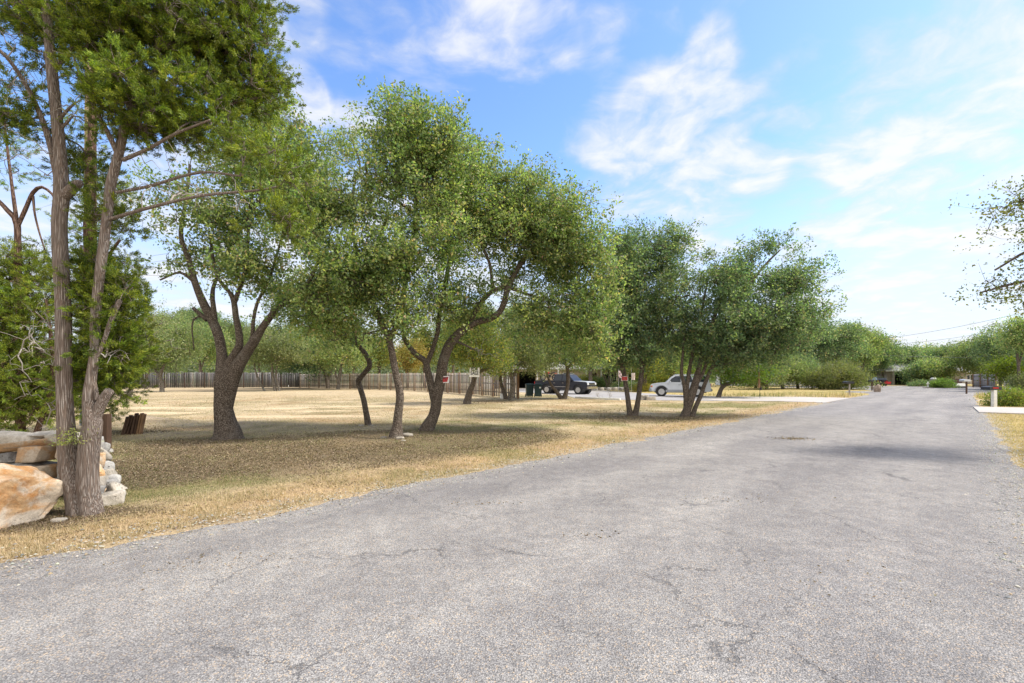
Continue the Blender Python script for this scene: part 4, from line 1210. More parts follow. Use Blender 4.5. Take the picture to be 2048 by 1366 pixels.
# ------------------------------------------------------------------ far trees: each its own tree, grown on a few skeletons
def far_tree(px, cy, Y, rx, ry, palette, label, seed, group='far trees along the edge of the view', name='oak_tree', att=130, dens=1.0, trunk_top=None, pbark='oak_bark', tw=None):
    """crown centred on (px, cy) at distance Y with radii in px"""
    rr = np.random.RandomState(seed + 500)
    by = HY + F * EYE / Y
    tw = tw or max(3.0, 0.42 * F / Y)
    k = rr.uniform(-.25, .25)
    limbs = [[(px, by + 1, tw * 1.3), (px + k * 12, (by * .6 + cy * .4), tw), (px + k * rx, cy + ry * .3, tw * .6), (px + k * rx * .5, cy - ry * .3, tw * .3)],
             [(px + k * 12, (by * .6 + cy * .4), tw * .7), (px - rx * .3, cy + ry * .2, tw * .4), (px - rx * .55, cy - ry * .1, tw * .25)],
             [(px + k * 12, (by * .55 + cy * .45), tw * .7), (px + rx * .35, cy + ry * .1, tw * .4), (px + rx * .6, cy - ry * .1, tw * .25)]]
    d = rx / F * Y
    blobs = [(px, cy, rx * .62, ry * .85, 0, d * .6)]
    for j in range(5):
        a = rr.uniform(0, 6.28)
        blobs.append((px + math.cos(a) * rx * .58, cy + math.sin(a) * ry * .50, rx * rr.uniform(.32, .5), ry * rr.uniform(.38, .55), rr.uniform(-.4, .4) * d, d * .5))
    s = Y / 60.0
    area = (rx / F * Y) * (ry / F * Y)
    n = int(np.clip(att * area / 10.0, 80, 520) * dens)
    return make_tree(name, label, (px, by), limbs, blobs, n_att=n, leaf=(0.16 * s ** .8, 0.10 * s ** .8), per=15, spread=0.30 * s ** .6, sub=6, subr=0.62 * s ** .6, palette=palette,
                     mat=pbark, seed=seed, gap=0.24, gscale=0.6, sides=6, tip=0.02, Y=Y, group=group, clumpvar=0.28)


FG = 'trees beyond the board fence'
for i, (px, cy, Y, rx, ry, p, lab) in enumerate([
        (246, 690, 74, 34, 42, LIGHT, 'light green tree beyond the left end of the board fence'),
        (300, 672, 92, 44, 40, GREY, 'hazy grey-green tree rising between the junipers and the fence'),
        (352, 668, 84, 46, 44, LIGHT, 'tall light green tree beyond the fence left of the stout oak'),
        (405, 690, 76, 40, 42, OAK, 'rounded mid green tree just left of the stout trunk, beyond the fence'),
        (400, 650, 110, 46, 30, DARKOAK, 'far dark crown peeping over the fence trees left of the stout oak'),
        (470, 680, 84, 44, 40, LIGHT, 'light crown seen between the limbs of the stout oak'),
        (520, 690, 96, 40, 34, GREY, 'pale grey-green crown just right of the stout oak, beyond the fence'),
        (578, 676, 100, 44, 32, LIGHT, 'light crown rising above the blue-green oak'),
        (640, 668, 92, 44, 34, OAK, 'mid green crown over the corner of the fence'),
        (706, 690, 84, 36, 44, DARKOAK, 'dark crown beyond the fence left of the tall curved oak'),
        (760, 700, 76, 36, 38, YEL, 'yellowing tree beyond the fence behind the tall curved oak'),
        (815, 712, 66, 32, 28, [(0.34, 0.28, 0.09), (0.38, 0.30, 0.10), (0.26, 0.25, 0.08), (0.22, 0.24, 0.08), (0.34, 0.24, 0.09)], 'golden autumn tree above the fence between two oak trunks'),
        (850, 690, 72, 36, 40, YEL, 'yellow-green tree just behind the fork of the leaning oak'),
        (905, 668, 70, 44, 48, OAK, 'green tree over the fence behind the red sign'),
        (960, 660, 78, 42, 50, LIGHT, 'light green tree high behind the FOR SALE board')]):
    far_tree(px, cy, Y, rx, ry, p, lab, 100 + i, FG)
HG = 'trees around the houses'
for i, (px, cy, Y, rx, ry, p, lab) in enumerate([
        (1045, 650, 76, 44, 46, LIGHT, 'light green tree over the carport roof'),
        (1105, 660, 80, 44, 44, YEL, 'yellowish tree over the roof behind the pickup'),
        (1165, 664, 76, 42, 44, GREY, 'grey-green tree over the roof right of the pickup cab'),
        (1215, 680, 66, 34, 40, OAK, 'mid green tree behind the slim multi-stemmed tree'),
        (1258, 700, 62, 30, 34, YEL, 'yellow-green tree seen between the trunks of the V-shaped oak'),
        (1305, 705, 60, 34, 34, YEL, 'yellow-green tree right above the bonnet of the white car'),
        (1345, 700, 64, 32, 36, OAK, 'green tree above the windscreen of the white car'),
        (1395, 690, 72, 40, 42, DARKOAK, 'dark tree behind the many-stemmed oak'),
        (1450, 690, 74, 42, 36, DARKOAK, 'dark tree over the low bowing oak'),
        (1500, 700, 80, 40, 32, OAK, 'green crown over the low yard oaks'),
        (1560, 692, 84, 46, 38, DARKOAK, 'dark crown high over the bird post'),
        (1615, 688, 78, 48, 44, DARKOAK, 'broad dark oak crown left of the tall shrub'),
        (1668, 686, 74, 52, 46, DARKOAK, 'broad dark oak crown towering behind the shrub dome'),
        (1722, 690, 84, 46, 42, OAK, 'spreading green oak crown left of the junction'),
        (1765, 706, 92, 40, 30, DARKOAK, 'low dark oak crown over the black parked car'),
        (1290, 728, 50, 34, 18, YEL, 'low yellow-green tree whose skirts hide the house wall left of the white car'),
        (1345, 722, 52, 34, 20, OAK, 'low green tree hiding the house eaves behind the white car'),
        (1180, 712, 54, 36, 20, OAK, 'low green tree hanging over the nose of the pickup'),
        (1085, 712, 56, 34, 18, GREY, 'low grey-green tree covering the roof above the pickup bed'),
        (1400, 722, 56, 32, 20, YEL, 'low yellow-green tree behind the stems of the many-stemmed oak'),
        (1240, 716, 56, 26, 20, LIGHT, 'low light green tree behind the red sign on the V-shaped oak'),
        (1750, 742, 96, 24, 12, LIGHT, 'small bright bush-like tree by the parked car')]):
    far_tree(px, cy, Y, rx, ry, p, lab, 200 + i, HG)
RG = 'trees beyond the junction'
for i, (px, cy, Y, rx, ry, p, lab) in enumerate([
        (1812, 722, 96, 34, 24, DARKOAK, 'blue-green tree in front of the far house'),
        (1832, 744, 86, 34, 15, DARKOAK, 'low spreading blue-green tree right in front of the far porch'),
        (1880, 742, 84, 26, 14, OAK, 'small green tree between the stone pillar and the brown trailer'),
        (1862, 736, 92, 34, 14, GREY, 'flat-topped small tree left of the white stone pillar'),
        (1845, 716, 140, 50, 20, OAK, 'long far crown over the roof of the far house'),
        (1900, 718, 130, 46, 20, DARKOAK, 'far dark crown above the brown trailer'),
        (1950, 712, 82, 46, 32, LIGHT, 'wide light green oak with black trunks beside the grey fence'),
        (1985, 708, 78, 42, 36, LIGHT, 'right half-crown of light oak above the grey fence'),
        (2000, 690, 60, 44, 44, DARKOAK, 'tall ragged oak rising over the far right fence'),
        (2040, 672, 50, 34, 32, OAK, 'ragged oak crown cut by the right edge of the photo'),
        (2030, 742, 56, 44, 20, [(0.14, 0.19, 0.02), (0.19, 0.23, 0.03), (0.10, 0.15, 0.02), (0.24, 0.24, 0.04), (0.07, 0.10, 0.02)], 'low bright yellow-green tree at the right edge behind the mailbox'),
        (2090, 700, 52, 50, 50, DARKOAK, 'dark oak just outside the right edge, its crown spilling in'),
        (1790, 742, 104, 20, 10, OAK, 'little green tree right beside the far porch')]):
    far_tree(px, cy, Y, rx, ry, p, lab, 300 + i, RG, dens=1.0)
# a continuous wood beyond everything, too far to tell trees apart
def far_wood():
    rng = np.random.RandomState(9)
    n = 60000
    px = rng.uniform(-500, 2600, n)
    Y = rng.uniform(165, 260, n)
    x = (px - CX) / F * Y
    top = 5.5 + 5.5 * vnoise(np.stack([x / 9.0, Y / 30, x * 0], 1), 1.0, 3, 3)
    top = top * np.where(px > 1760, 1.0, 1.25)
    z = top * rng.uniform(0.0, 1, n) ** 0.6
    c = np.stack([x, Y, z], 1)
    d = rng.normal(size=(n, 3)) + [0, 0, .4]; d /= np.linalg.norm(d, axis=1)[:, None]
    V, Fc = leaf_quads(c, d, rng.uniform(.9, 1.8, n), rng.uniform(.6, 1.2, n), rng)
    col = pal(rng, n, GREY, OAKW) * np.array([.75, .72, .8])
    tag(link('far_wood', mesh_np('far_wood', V, Fc, M['leaf'], np.repeat(col, 4, 0))), 'distant band of dark green woodland along the horizon', 'woodland', kind='stuff')


far_wood()

# ------------------------------------------------------------------ hard-surface helpers
class MB:
    """collects simple shapes and builds them as one mesh object"""
    def __init__(s):
        s.bm = bmesh.new()

    def box(s, c, size, rz=0.0, rx=0.0, ry=0.0, taper=None):
        r = bmesh.ops.create_cube(s.bm, size=1.0)
        for v in r['verts']:
            if taper and v.co.z > 0:
                v.co.x *= taper[0]; v.co.y *= taper[1]
            v.co = Vector((v.co.x * size[0], v.co.y * size[1], v.co.z * size[2]))
        mt = Matrix.Translation(c) @ Euler((rx, ry, rz)).to_matrix().to_4x4()
        bmesh.ops.transform(s.bm, matrix=mt, verts=r['verts'])
        return s

    def cyl(s, c, r, h, axis='z', seg=20, r2=None, rot=None):
        q = bmesh.ops.create_cone(s.bm, cap_ends=True, segments=seg, radius1=r, radius2=r if r2 is None else r2, depth=h)
        mt = Matrix.Translation(c)
        if axis == 'y': mt = mt @ Matrix.Rotation(math.pi / 2, 4, 'X')
        if axis == 'x': mt = mt @ Matrix.Rotation(math.pi / 2, 4, 'Y')
        if rot: mt = Matrix.Translation(c) @ rot
        bmesh.ops.transform(s.bm, matrix=mt, verts=q['verts'])
        return s

    def bar(s, p, q, r, seg=8):
        p, q = Vector(p), Vector(q)
        d = q - p
        k = bmesh.ops.create_cone(s.bm, cap_ends=True, segments=seg, radius1=r, radius2=r, depth=d.length)
        mt = Matrix.Translation((p + q) / 2) @ d.to_track_quat('Z', 'Y').to_matrix().to_4x4()
        bmesh.ops.transform(s.bm, matrix=mt, verts=k['verts'])
        return s

    def torus(s, c, R, r, axis='y', seg=28, ms=8):
        vs = []
        for i in range(seg):
            a = 2 * math.pi * i / seg
            row = []
            for j in range(ms):
                b = 2 * math.pi * j / ms
                rr = R + r * math.cos(b)
                v = Vector((rr * math.cos(a), r * 1.25 * math.sin(b), rr * math.sin(a)))
                if axis == 'x': v = Vector((v.y, v.x, v.z))
                row.append(s.bm.verts.new(Vector(c) + v))
            vs.append(row)
        for i in range(seg):
            for j in range(ms):
                s.bm.faces.new((vs[i][j], vs[(i + 1) % seg][j], vs[(i + 1) % seg][(j + 1) % ms], vs[i][(j + 1) % ms]))
        return s

    def prism(s, prof, wf, axis='y', y0=None):
        """side profile (x, z) pushed out to +-wf(z, x)"""
        L = [s.bm.verts.new((x, -wf(x, z), z)) for x, z in prof]
        R = [s.bm.verts.new((x, wf(x, z), z)) for x, z in prof]
        s.bm.faces.new(L); s.bm.faces.new(R[::-1])
        n = len(prof)
        for i in range(n):
            j = (i + 1) % n
            s.bm.faces.new((L[j], L[i], R[i], R[j]))
        return s

    def quad(s, pts, thick=0.0):
        vs = [s.bm.verts.new(p) for p in pts]
        f = s.bm.faces.new(vs)
        if thick:
            f.normal_update()
            nrm = f.normal.copy()
            r = bmesh.ops.extrude_face_region(s.bm, geom=[f])
            for v in [g for g in r['geom'] if isinstance(g, bmesh.types.BMVert)]:
                v.co += nrm * thick
        return s

    def build(s, name, mat, parent=None, loc=(0, 0, 0), bevel=0.0, smooth=False, rz=0.0):
        bmesh.ops.recalc_face_normals(s.bm, faces=s.bm.faces)
        if bevel:
            bmesh.ops.bevel(s.bm, geom=[e for e in s.bm.edges if len(e.link_faces) == 2 and e.calc_face_angle(0) > 0.5], offset=bevel, segments=2, affect='EDGES', clamp_overlap=True)
        me = bpy.data.meshes.new(name)
        s.bm.to_mesh(me); s.bm.free()
        if smooth:
            me.polygons.foreach_set('use_smooth', [True] * len(me.polygons))
            try:
                me.set_sharp_from_angle(angle=math.radians(38))
            except Exception:
                pass
        me.materials.append(mat)
        o = link(name, me, parent, loc)
        o.rotation_euler = (0, 0, rz)
        return o


def car_paint(name, col, rough=0.28, coat=0.6, metal=0.0):
    m, t, b = new_mat(name)
    co = t.node('ShaderNodeTexCoord').outputs['Object']
    n = t.noise(co, 2.0, 4)
    sep = t.node('ShaderNodeSeparateXYZ', inp={0: co})
    c = t.mix(t.remap(n, .3, .7), [x * .93 for x in col], col)
    dust = t.math('MULTIPLY', t.remap(sep.outputs[2], 0.75, 0.25), t.remap(t.noise(co, 7, 4), .35, .65, .05, .25))
    c = t.mix(dust, c, (0.30, 0.27, 0.23))
    t.l.new(c, b.inputs['Base Color'])
    b.inputs['Roughness'].default_value = rough
    b.inputs['Metallic'].default_value = metal
    b.inputs['Coat Weight'].default_value = coat
    b.inputs['Coat Roughness'].default_value = 0.12
    b.inputs['Specular IOR Level'].default_value = 0.3
    return m


def gloss(name, col, rough=0.1, metal=0.0, spec=0.5, emit=None):
    m, t, b = new_mat(name)
    b.inputs['Base Color'].default_value = (*col, 1)
    b.inputs['Roughness'].default_value = rough
    b.inputs['Metallic'].default_value = metal
    b.inputs['Specular IOR Level'].default_value = spec
    return m


M['tyre'] = plain('tyre', (0.03, 0.03, 0.032), 0.85)
M['rim'] = gloss('alloy', (0.55, 0.55, 0.56), 0.3, 0.8)
M['chrome'] = gloss('chrome', (0.7, 0.7, 0.72), 0.15, 1.0)
M['glass'] = gloss('tinted_glass', (0.012, 0.018, 0.028), 0.06, 0.0, .45)
M['black'] = plain('black_plastic', (0.022, 0.022, 0.024), 0.55)
M['lamp_clear'] = gloss('lamp_lens', (0.6, 0.6, 0.58), 0.12)
M['lamp_red'] = gloss('red_lens', (0.42, 0.02, 0.02), 0.15)
M['lamp_amber'] = gloss('amber_lens', (0.7, 0.22, 0.03), 0.2)
M['white_paint'] = plain('white_paint', (0.78, 0.77, 0.74), 0.6, var=.06)


def arch(cx, r, z0, n=9):
    """points of a wheel arch from front to back, opening downwards"""
    return [(cx + r * math.cos(a), z0 + r * math.sin(a)) for a in np.linspace(math.pi, 0, n)]


def wheel(parent, x, y, r, w, side):
    tb = MB().torus((x, y, r), r * 0.80, r * 0.20, 'y', 30, 8)
    wo = MB()
    wo.torus((x, y, r), r * 0.80, r * 0.20, 'y', 30, 8)
    wo.cyl((x, y, r), r * 0.86, w * 0.8, 'y', 28)
    tyre = wo.build('wheel', M['tyre'], parent, smooth=True)
    tb.bm.free()
    ro = MB().cyl((x, y + side * w * 0.42, r), r * 0.60, 0.03, 'y', 26)
    ro.torus((x, y + side * w * 0.44, r), r * 0.58, r * 0.06, 'y', 26, 6)
    for k in range(6):
        a = k * math.pi / 3
        ro.bar((x, y + side * w * 0.47, r), (x + math.cos(a) * r * 0.55, y + side * w * 0.47, r + math.sin(a) * r * 0.55), r * 0.075, 6)
    link_o = ro.build('rim', M['rim'], tyre, smooth=True)
    return tyre


def suv(root):
    W2 = 0.87
    rf, rr_ = 0.86, 3.55         # axle x, front of the car at x = 0
    wr = 0.38
    body = [(0.02, 0.42), (0.0, 0.62), (0.03, 0.86), (0.16, 0.98), (0.6, 1.05), (1.22, 1.10), (4.30, 1.12), (4.52, 1.08), (4.56, 0.72), (4.55, 0.42), (4.40, 0.38)]
    under = [(rr_ + .47, 0.38)] + arch(rr_, 0.46, 0.40)[::-1] + [(rr_ - .47, 0.32), (rf + .47, 0.32)] + arch(rf, 0.46, 0.40)[::-1] + [(rf - .47, 0.38)]
    prof = body + under

    def wb(x, z):
        k = 1 - 0.10 * max(0, (z - 0.75) / 0.4) ** 2
        if x < 0.5: k *= 1 - 0.16 * ((0.5 - x) / 0.5) ** 2
        if x > 4.2: k *= 1 - 0.07 * ((x - 4.2) / .35)
        return W2 * k
    paint = car_paint('silver_white_paint', (0.56, 0.58, 0.62), .3, .3)
    grey = car_paint('grey_cladding', (0.30, 0.32, 0.35), .4, .1)
    MB().prism(prof, wb).build('body', paint, root, bevel=0.03, smooth=True)
    cab = [(1.18, 1.07), (1.56, 1.46), (1.84, 1.69), (2.1, 1.745), (4.0, 1.745), (4.30, 1.69), (4.48, 1.09)]
    MB().prism(cab, lambda x, z: 0.79 - 0.16 * (z - 1.07) / 0.65).build('cabin', paint, root, bevel=0.035, smooth=True)

    def cw(z):
        return 0.79 - 0.16 * (z - 1.07) / 0.65 + 0.008
    for sgn in (-1, 1):
        for pts in ([(1.42, 1.14), (1.62, 1.42), (1.92, 1.61), (2.30, 1.63), (2.32, 1.14)], [(2.42, 1.14), (2.41, 1.63), (3.10, 1.63), (3.22, 1.14)], [(3.34, 1.15), (3.24, 1.63), (4.12, 1.62), (4.30, 1.15)]):
            MB().quad([(x, sgn * cw(z), z) for x, z in pts], 0.004).build('side_window', M['glass'], root)
        for x0, x1 in ((1.36, 2.36), (2.38, 3.30)):
            d = MB()
            for (a, b_) in (((x0, .45), (x0, 1.08)), ((x1, .45), (x1, 1.08)), ((x0, .45), (x1, .45))):
                d.bar((a[0], sgn * (wb(a[0], .8) + 0.001), a[1]), (b_[0], sgn * (wb(b_[0], b_[1]) + 0.001), b_[1]), 0.007, 4)
            dr = d.build('door', M['black'], root)
            MB().box((x1 - 0.16, sgn * (W2 + .004), 0.93), (0.16, 0.03, 0.035)).build('handle', grey, dr, bevel=.006)
        MB().box((2.2, sgn * (W2 - .0), 0.44), (2.05, 0.05, 0.20)).build('sill', grey, root, bevel=.02)
        for ax in (rf, rr_):
            f = MB()
            pts = arch(ax, 0.49, 0.40, 12)
            for a, b_ in zip(pts[:-1], pts[1:]):
                f.bar((a[0], sgn * (W2 + .005), a[1]), (b_[0], sgn * (W2 + .005), b_[1]), 0.04, 6)
            f.build('wheel_flare', grey, root, smooth=True)
            wheel(root, ax, sgn * (W2 - 0.12), wr, 0.24, sgn)
            MB().cyl((ax, sgn * (W2 - .32), 0.42), 0.44, 0.5, 'y', 20).build('wheel_well', M['black'], root)
        MB().box((1.52, sgn * (W2 + .08), 1.18), (0.11, 0.18, 0.13)).build('mirror', paint, root, bevel=.02)
        MB().bar((1.95, sgn * 0.58, 1.76), (3.9, sgn * 0.58, 1.76), 0.018).box((2.0, sgn * .58, 1.73), (.08, .04, .06)).box((3.85, sgn * .58, 1.73), (.08, .04, .06)).build('roof_rail', grey, root)
        MB().box((0.10, sgn * 0.62, 0.82), (0.14, 0.26, 0.15)).build('headlight', M['lamp_clear'], root, bevel=.02)
        MB().box((0.12, sgn * 0.77, 0.80), (0.14, 0.06, 0.12)).build('indicator', M['lamp_amber'], root, bevel=.015)
        MB().box((4.54, sgn * 0.70, 0.90), (0.06, 0.16, 0.26)).build('tail_light', M['lamp_red'], root, bevel=.015)
    MB().quad([(1.25, -.68, 1.13), (1.25, .68, 1.13), (1.80, .60, 1.665), (1.80, -.60, 1.665)], .006).build('windscreen', M['glass'], root)
    MB().quad([(4.475, -.66, 1.16), (4.475, .66, 1.16), (4.335, .58, 1.62), (4.335, -.58, 1.62)], .006).build('rear_window', M['glass'], root)
    MB().box((0.04, 0, 0.50), (0.22, 1.62, 0.24)).build('front_bumper', grey, root, bevel=.05, smooth=True)
    MB().box((4.56, 0, 0.52), (0.20, 1.66, 0.22)).build('rear_bumper', grey, root, bevel=.05, smooth=True)
    MB().box((0.02, 0, 0.78), (0.06, 0.82, 0.14)).build('grille', M['black'], root, bevel=.015)
    MB().box((2.3, 0, 0.36), (3.9, 1.1, 0.12)).build('underbody', M['black'], root)


def pickup(root):
    W2 = 0.93
    rf, rr_, wr = 0.92, 4.22, 0.385
    paint = car_paint('black_pickup_paint', (0.008, 0.009, 0.018), .30, .12)
    hood = car_paint('faded_silver_paint', (0.50, 0.52, 0.55), .3, .5)
    prof = [(0.06, 0.46), (0.02, 0.62), (0.03, 0.98), (0.14, 1.08), (1.42, 1.16), (3.62, 1.16), (3.64, 1.20), (5.56, 1.20), (5.60, 0.56), (5.50, 0.50)]
    prof += [(rr_ + .50, 0.48)] + arch(rr_, 0.48, 0.42)[::-1] + [(rr_ - .5, 0.40), (rf + .5, 0.40)] + arch(rf, 0.48, 0.42)[::-1] + [(rf - .5, 0.46)]

    def wb(x, z):
        k = 1 - 0.07 * max(0, (z - .8) / .4) ** 2
        if x < .6: k *= 1 - .08 * ((.6 - x) / .6) ** 2
        return W2 * k
    MB().prism(prof, wb).build('body', paint, root, bevel=.03, smooth=True)
    MB().prism([(0.06, 1.05), (0.16, 1.125), (1.40, 1.195), (1.42, 1.15), (.2, 1.07)], lambda x, z: .80).build('bonnet', hood, root, bevel=.012, smooth=True)
    cab = [(1.36, 1.14), (1.98, 1.74), (2.3, 1.80), (3.3, 1.80), (3.50, 1.74), (3.60, 1.14)]
    MB().prism(cab, lambda x, z: .83 - .14 * (z - 1.14) / .66).build('cab', paint, root, bevel=.035, smooth=True)
    MB().prism([(2.02, 1.785), (2.3, 1.822), (3.3, 1.822), (3.46, 1.78), (3.3, 1.80), (2.3, 1.80)], lambda x, z: .62).build('roof_panel', hood, root, smooth=True)

    def cw(z):
        return .83 - .14 * (z - 1.14) / .66 + .008
    for s in (-1, 1):
        for pts in ([(1.62, 1.21), (2.08, 1.70), (2.56, 1.72), (2.58, 1.21)], [(2.68, 1.21), (2.66, 1.72), (3.36, 1.70), (3.48, 1.21)]):
            MB().quad([(x, s * cw(z), z) for x, z in pts], .004).build('side_window', M['glass'], root)
        for xa, xb in ((1.56, 2.60), (2.64, 3.54)):
            d = MB()
            d.bar((xa, s * (wb(xa, .9) + .001), .5), (xa, s * (wb(xa, 1.14) + .001), 1.14), .007, 4)
            d.bar((xb, s * (wb(xb, .9) + .001), .5), (xb, s * (wb(xb, 1.14) + .001), 1.14), .007, 4)
            d.bar((xa, s * (wb(xa, .5) + .001), .5), (xb, s * (wb(xb, .5) + .001), .5), .007, 4)
            dr = d.build('door', M['tyre'], root)
            MB().box((xb - .16, s * (W2 + .004), 1.0), (.16, .03, .035)).build('handle', M['chrome'], dr)
        MB().box((2.9, s * (W2 + .004), 0.66), (4.6 if False else 2.3, .02, .035)).build('side_moulding', M['rim'], root)
        for ax in (rf, rr_):
            wheel(root, ax, s * (W2 - .13), wr, .25, s)
            MB().cyl((ax, s * (W2 - .33), .44), .46, .5, 'y', 20).build('wheel_well', M['black'], root)
        MB().box((1.72, s * (W2 + .12), 1.24), (.10, .22, .20)).build('mirror', M['black'], root, bevel=.02)
        MB().box((.06, s * .70, .93), (.12, .30, .20)).build('headlight', M['lamp_clear'], root, bevel=.02)
        MB().box((5.58, s * .84, .95), (.08, .12, .34)).build('tail_light', M['lamp_red'], root, bevel=.015)
    MB().quad([(1.44, -.74, 1.20), (1.44, .74, 1.20), (1.95, .66, 1.71), (1.95, -.66, 1.71)], .006).build('windscreen', gloss('windscreen_glass', (.25, .30, .30), .06, 0, 1), root)
    g = MB().box((.02, 0, .90), (.07, 1.02, .26))
    g.build('grille', M['black'], root, bevel=.01)
    MB().box((-.02, 0, .90), (.05, 1.1, .05)).build('grille_bar', M['chrome'], root)
    MB().box((-.03, 0, .60), (.22, 1.80, .20)).build('front_bumper', M['chrome'], root, bevel=.05, smooth=True)
    MB().box((5.66, 0, .60), (.20, 1.7, .16)).build('rear_bumper', M['chrome'], root, bevel=.03)
    MB().box((4.6, 0, 1.19), (1.86, 1.52, .06)).build('bed_cover', M['black'], root)
    MB().box((2.8, 0, .42), (4.6, 1.2, .14)).build('underbody', M['black'], root)


def yaw_car(px, py, Y, direction):
    """car empty at its front end; local +x runs to the rear"""
    x = (px - CX) / F * Y
    return (x, Y, 0.014), math.atan2(-direction[1], -direction[0])


# white SUV: front bumper at px ~1297, nose points left and slightly away
loc, rz = yaw_car(1300, 0, 38.9, (-0.965, 0.26))
r = empty('parked_car', loc, 'silver-white four-door off-roader facing left on the driveway behind the many-stemmed oak', 'car', rz=rz)
suv(r)
# dark pickup: nose to the right and towards us
loc, rz = yaw_car(1184, 0, 42.4, (0.80, -0.60))
r2 = empty('pickup_truck', loc, 'dark pickup truck with a silver bonnet, nose to the right, beside the two bins', 'pickup truck', rz=rz)
pickup(r2)
PK = Matrix.Translation(loc) @ Matrix.Rotation(rz, 4, 'Z')


# motorcycle strapped in the pickup bed
def motorbike(loc, rz):
    t = empty('motorcycle', loc, 'red and black motorcycle standing in the bed of the dark pickup', 'motorcycle', rz=rz)
    for x in (-.62, .62):
        w = MB().torus((x, 0, .30), .25, .05, 'y', 24, 6).build('wheel', M['tyre'], t, smooth=True)
        MB().torus((x, 0, .30), .18, .012, 'y', 20, 5).cyl((x, 0, .30), .05, .09, 'y', 10).build('rim', M['rim'], w)
    MB().bar((-.62, 0, .30), (-.1, 0, .38), .03).bar((-.1, 0, .38), (.35, 0, .75), .03).bar((-.1, 0, .38), (-.35, 0, .68), .03).box((.05, 0, .42), (.34, .24, .28)).build('frame', M['black'], t)
    MB().bar((.62, .07, .30), (.38, .07, .88), .025).bar((.62, -.07, .30), (.38, -.07, .88), .025).build('fork', M['rim'], t)
    MB().box((.14, 0, .74), (.46, .24, .22), taper=(.8, .6)).build('tank', gloss('red_tank', (.42, .05, .03), .25), t, bevel=.05, smooth=True)
    MB().box((-.36, 0, .72), (.62, .22, .10), ry=.1).build('seat', M['black'], t, bevel=.03)
    MB().bar((.36, -.34, .95), (.36, .34, .95), .018).bar((.38, 0, .85), (.36, 0, .95), .03).build('handlebar', M['black'], t)
    MB().cyl((.50, 0, .80), .09, .10, 'x', 14).build('headlight', M['lamp_clear'], t)
    MB().box((-.74, 0, .66), (.34, .16, .03), ry=-.25).build('rear_fender', gloss('red_fender', (.42, .05, .03), .3), t)


p = PK @ Vector((4.55, 0.0, 1.22 - .02))
motorbike(tuple(p), rz + math.pi * .03)


# black car parked far off at the house left of the junction
def hatch(root, col, red=True):
    W2 = .84
    prof = [(0.04, .40), (0, .62), (.10, .82), (1.05, .96), (3.70, 1.0), (4.05, .95), (4.1, .6), (4.02, .38)]
    prof += [(3.62, .36)] + arch(3.25, .37, .34)[::-1] + [(2.85, .28), (1.18, .28)] + arch(.82, .37, .34)[::-1] + [(.42, .36)]
    paint = car_paint('dark_car_paint', col, .2, .9)
    MB().prism(prof, lambda x, z: W2 * (1 - .1 * max(0, (z - .7) / .3) ** 2)).build('body', paint, root, bevel=.04, smooth=True)
    MB().prism([(.98, .95), (1.7, 1.42), (2.9, 1.45), (3.6, 1.34), (3.92, .98)], lambda x, z: .76 - .18 * (z - .95) / .5).build('cabin', paint, root, bevel=.04, smooth=True)
    for s in (-1, 1):
        for pts in ([(1.35, 1.02), (1.78, 1.34), (2.36, 1.36), (2.38, 1.02)], [(2.46, 1.02), (2.44, 1.36), (3.0, 1.34), (3.36, 1.04)]):
            MB().quad([(x, s * (.768 - .18 * (z - .95) / .5), z) for x, z in pts], .004).build('side_window', M['glass'], root)
        for ax in (.82, 3.25):
            wheel(root, ax, s * (W2 - .1), .31, .2, s)
            MB().cyl((ax, s * (W2 - .28), .36), .35, .42, 'y', 18).build('wheel_well', M['black'], root)
        MB().box((4.04, s * .62, .80), (.10, .30, .16)).build('tail_light', M['lamp_red'], root, bevel=.02)
        MB().box((.10, s * .62, .66), (.12, .28, .13)).build('headlight', M['lamp_clear'], root, bevel=.02)
        MB().box((1.42, s * (W2 + .05), 1.03), (.1, .14, .1)).build('mirror', paint, root, bevel=.02)
    MB().quad([(1.04, -.64, .99), (1.04, .64, .99), (1.66, .56, 1.395), (1.66, -.56, 1.395)], .006).build('windscreen', M['glass'], root)
    MB().quad([(3.90, -.62, 1.02), (3.90, .62, 1.02), (3.62, .56, 1.31), (3.62, -.56, 1.31)], .006).build('rear_window', M['glass'], root)
    MB().box((4.08, 0, .50), (.12, 1.5, .18)).build('rear_bumper', paint, root, bevel=.03)
    MB().box((.03, 0, .48), (.12, 1.5, .20)).build('front_bumper', paint, root, bevel=.03)


x = (1748 - CX) / F * 84
r3 = empty('parked_car', (x, 84, 0), 'black hatchback parked in the distance left of the junction, its red rear lamp towards us', 'car', rz=math.atan2(-.93, -.36))
hatch(r3, (.018, .02, .026))
x = (1425 - CX) / F * 66
r4 = empty('parked_car', (x, 68, 0), 'dark blue car glimpsed behind the rear of the white off-roader', 'car', rz=math.radians(160))
hatch(r4, (.03, .045, .07))
x = (1704 - CX) / F * 92
r5 = empty('parked_car', (x, 94, 0), 'small dark grey car half hidden behind the big shrub dome', 'car', rz=math.radians(175))
hatch(r5, (.05, .055, .06))

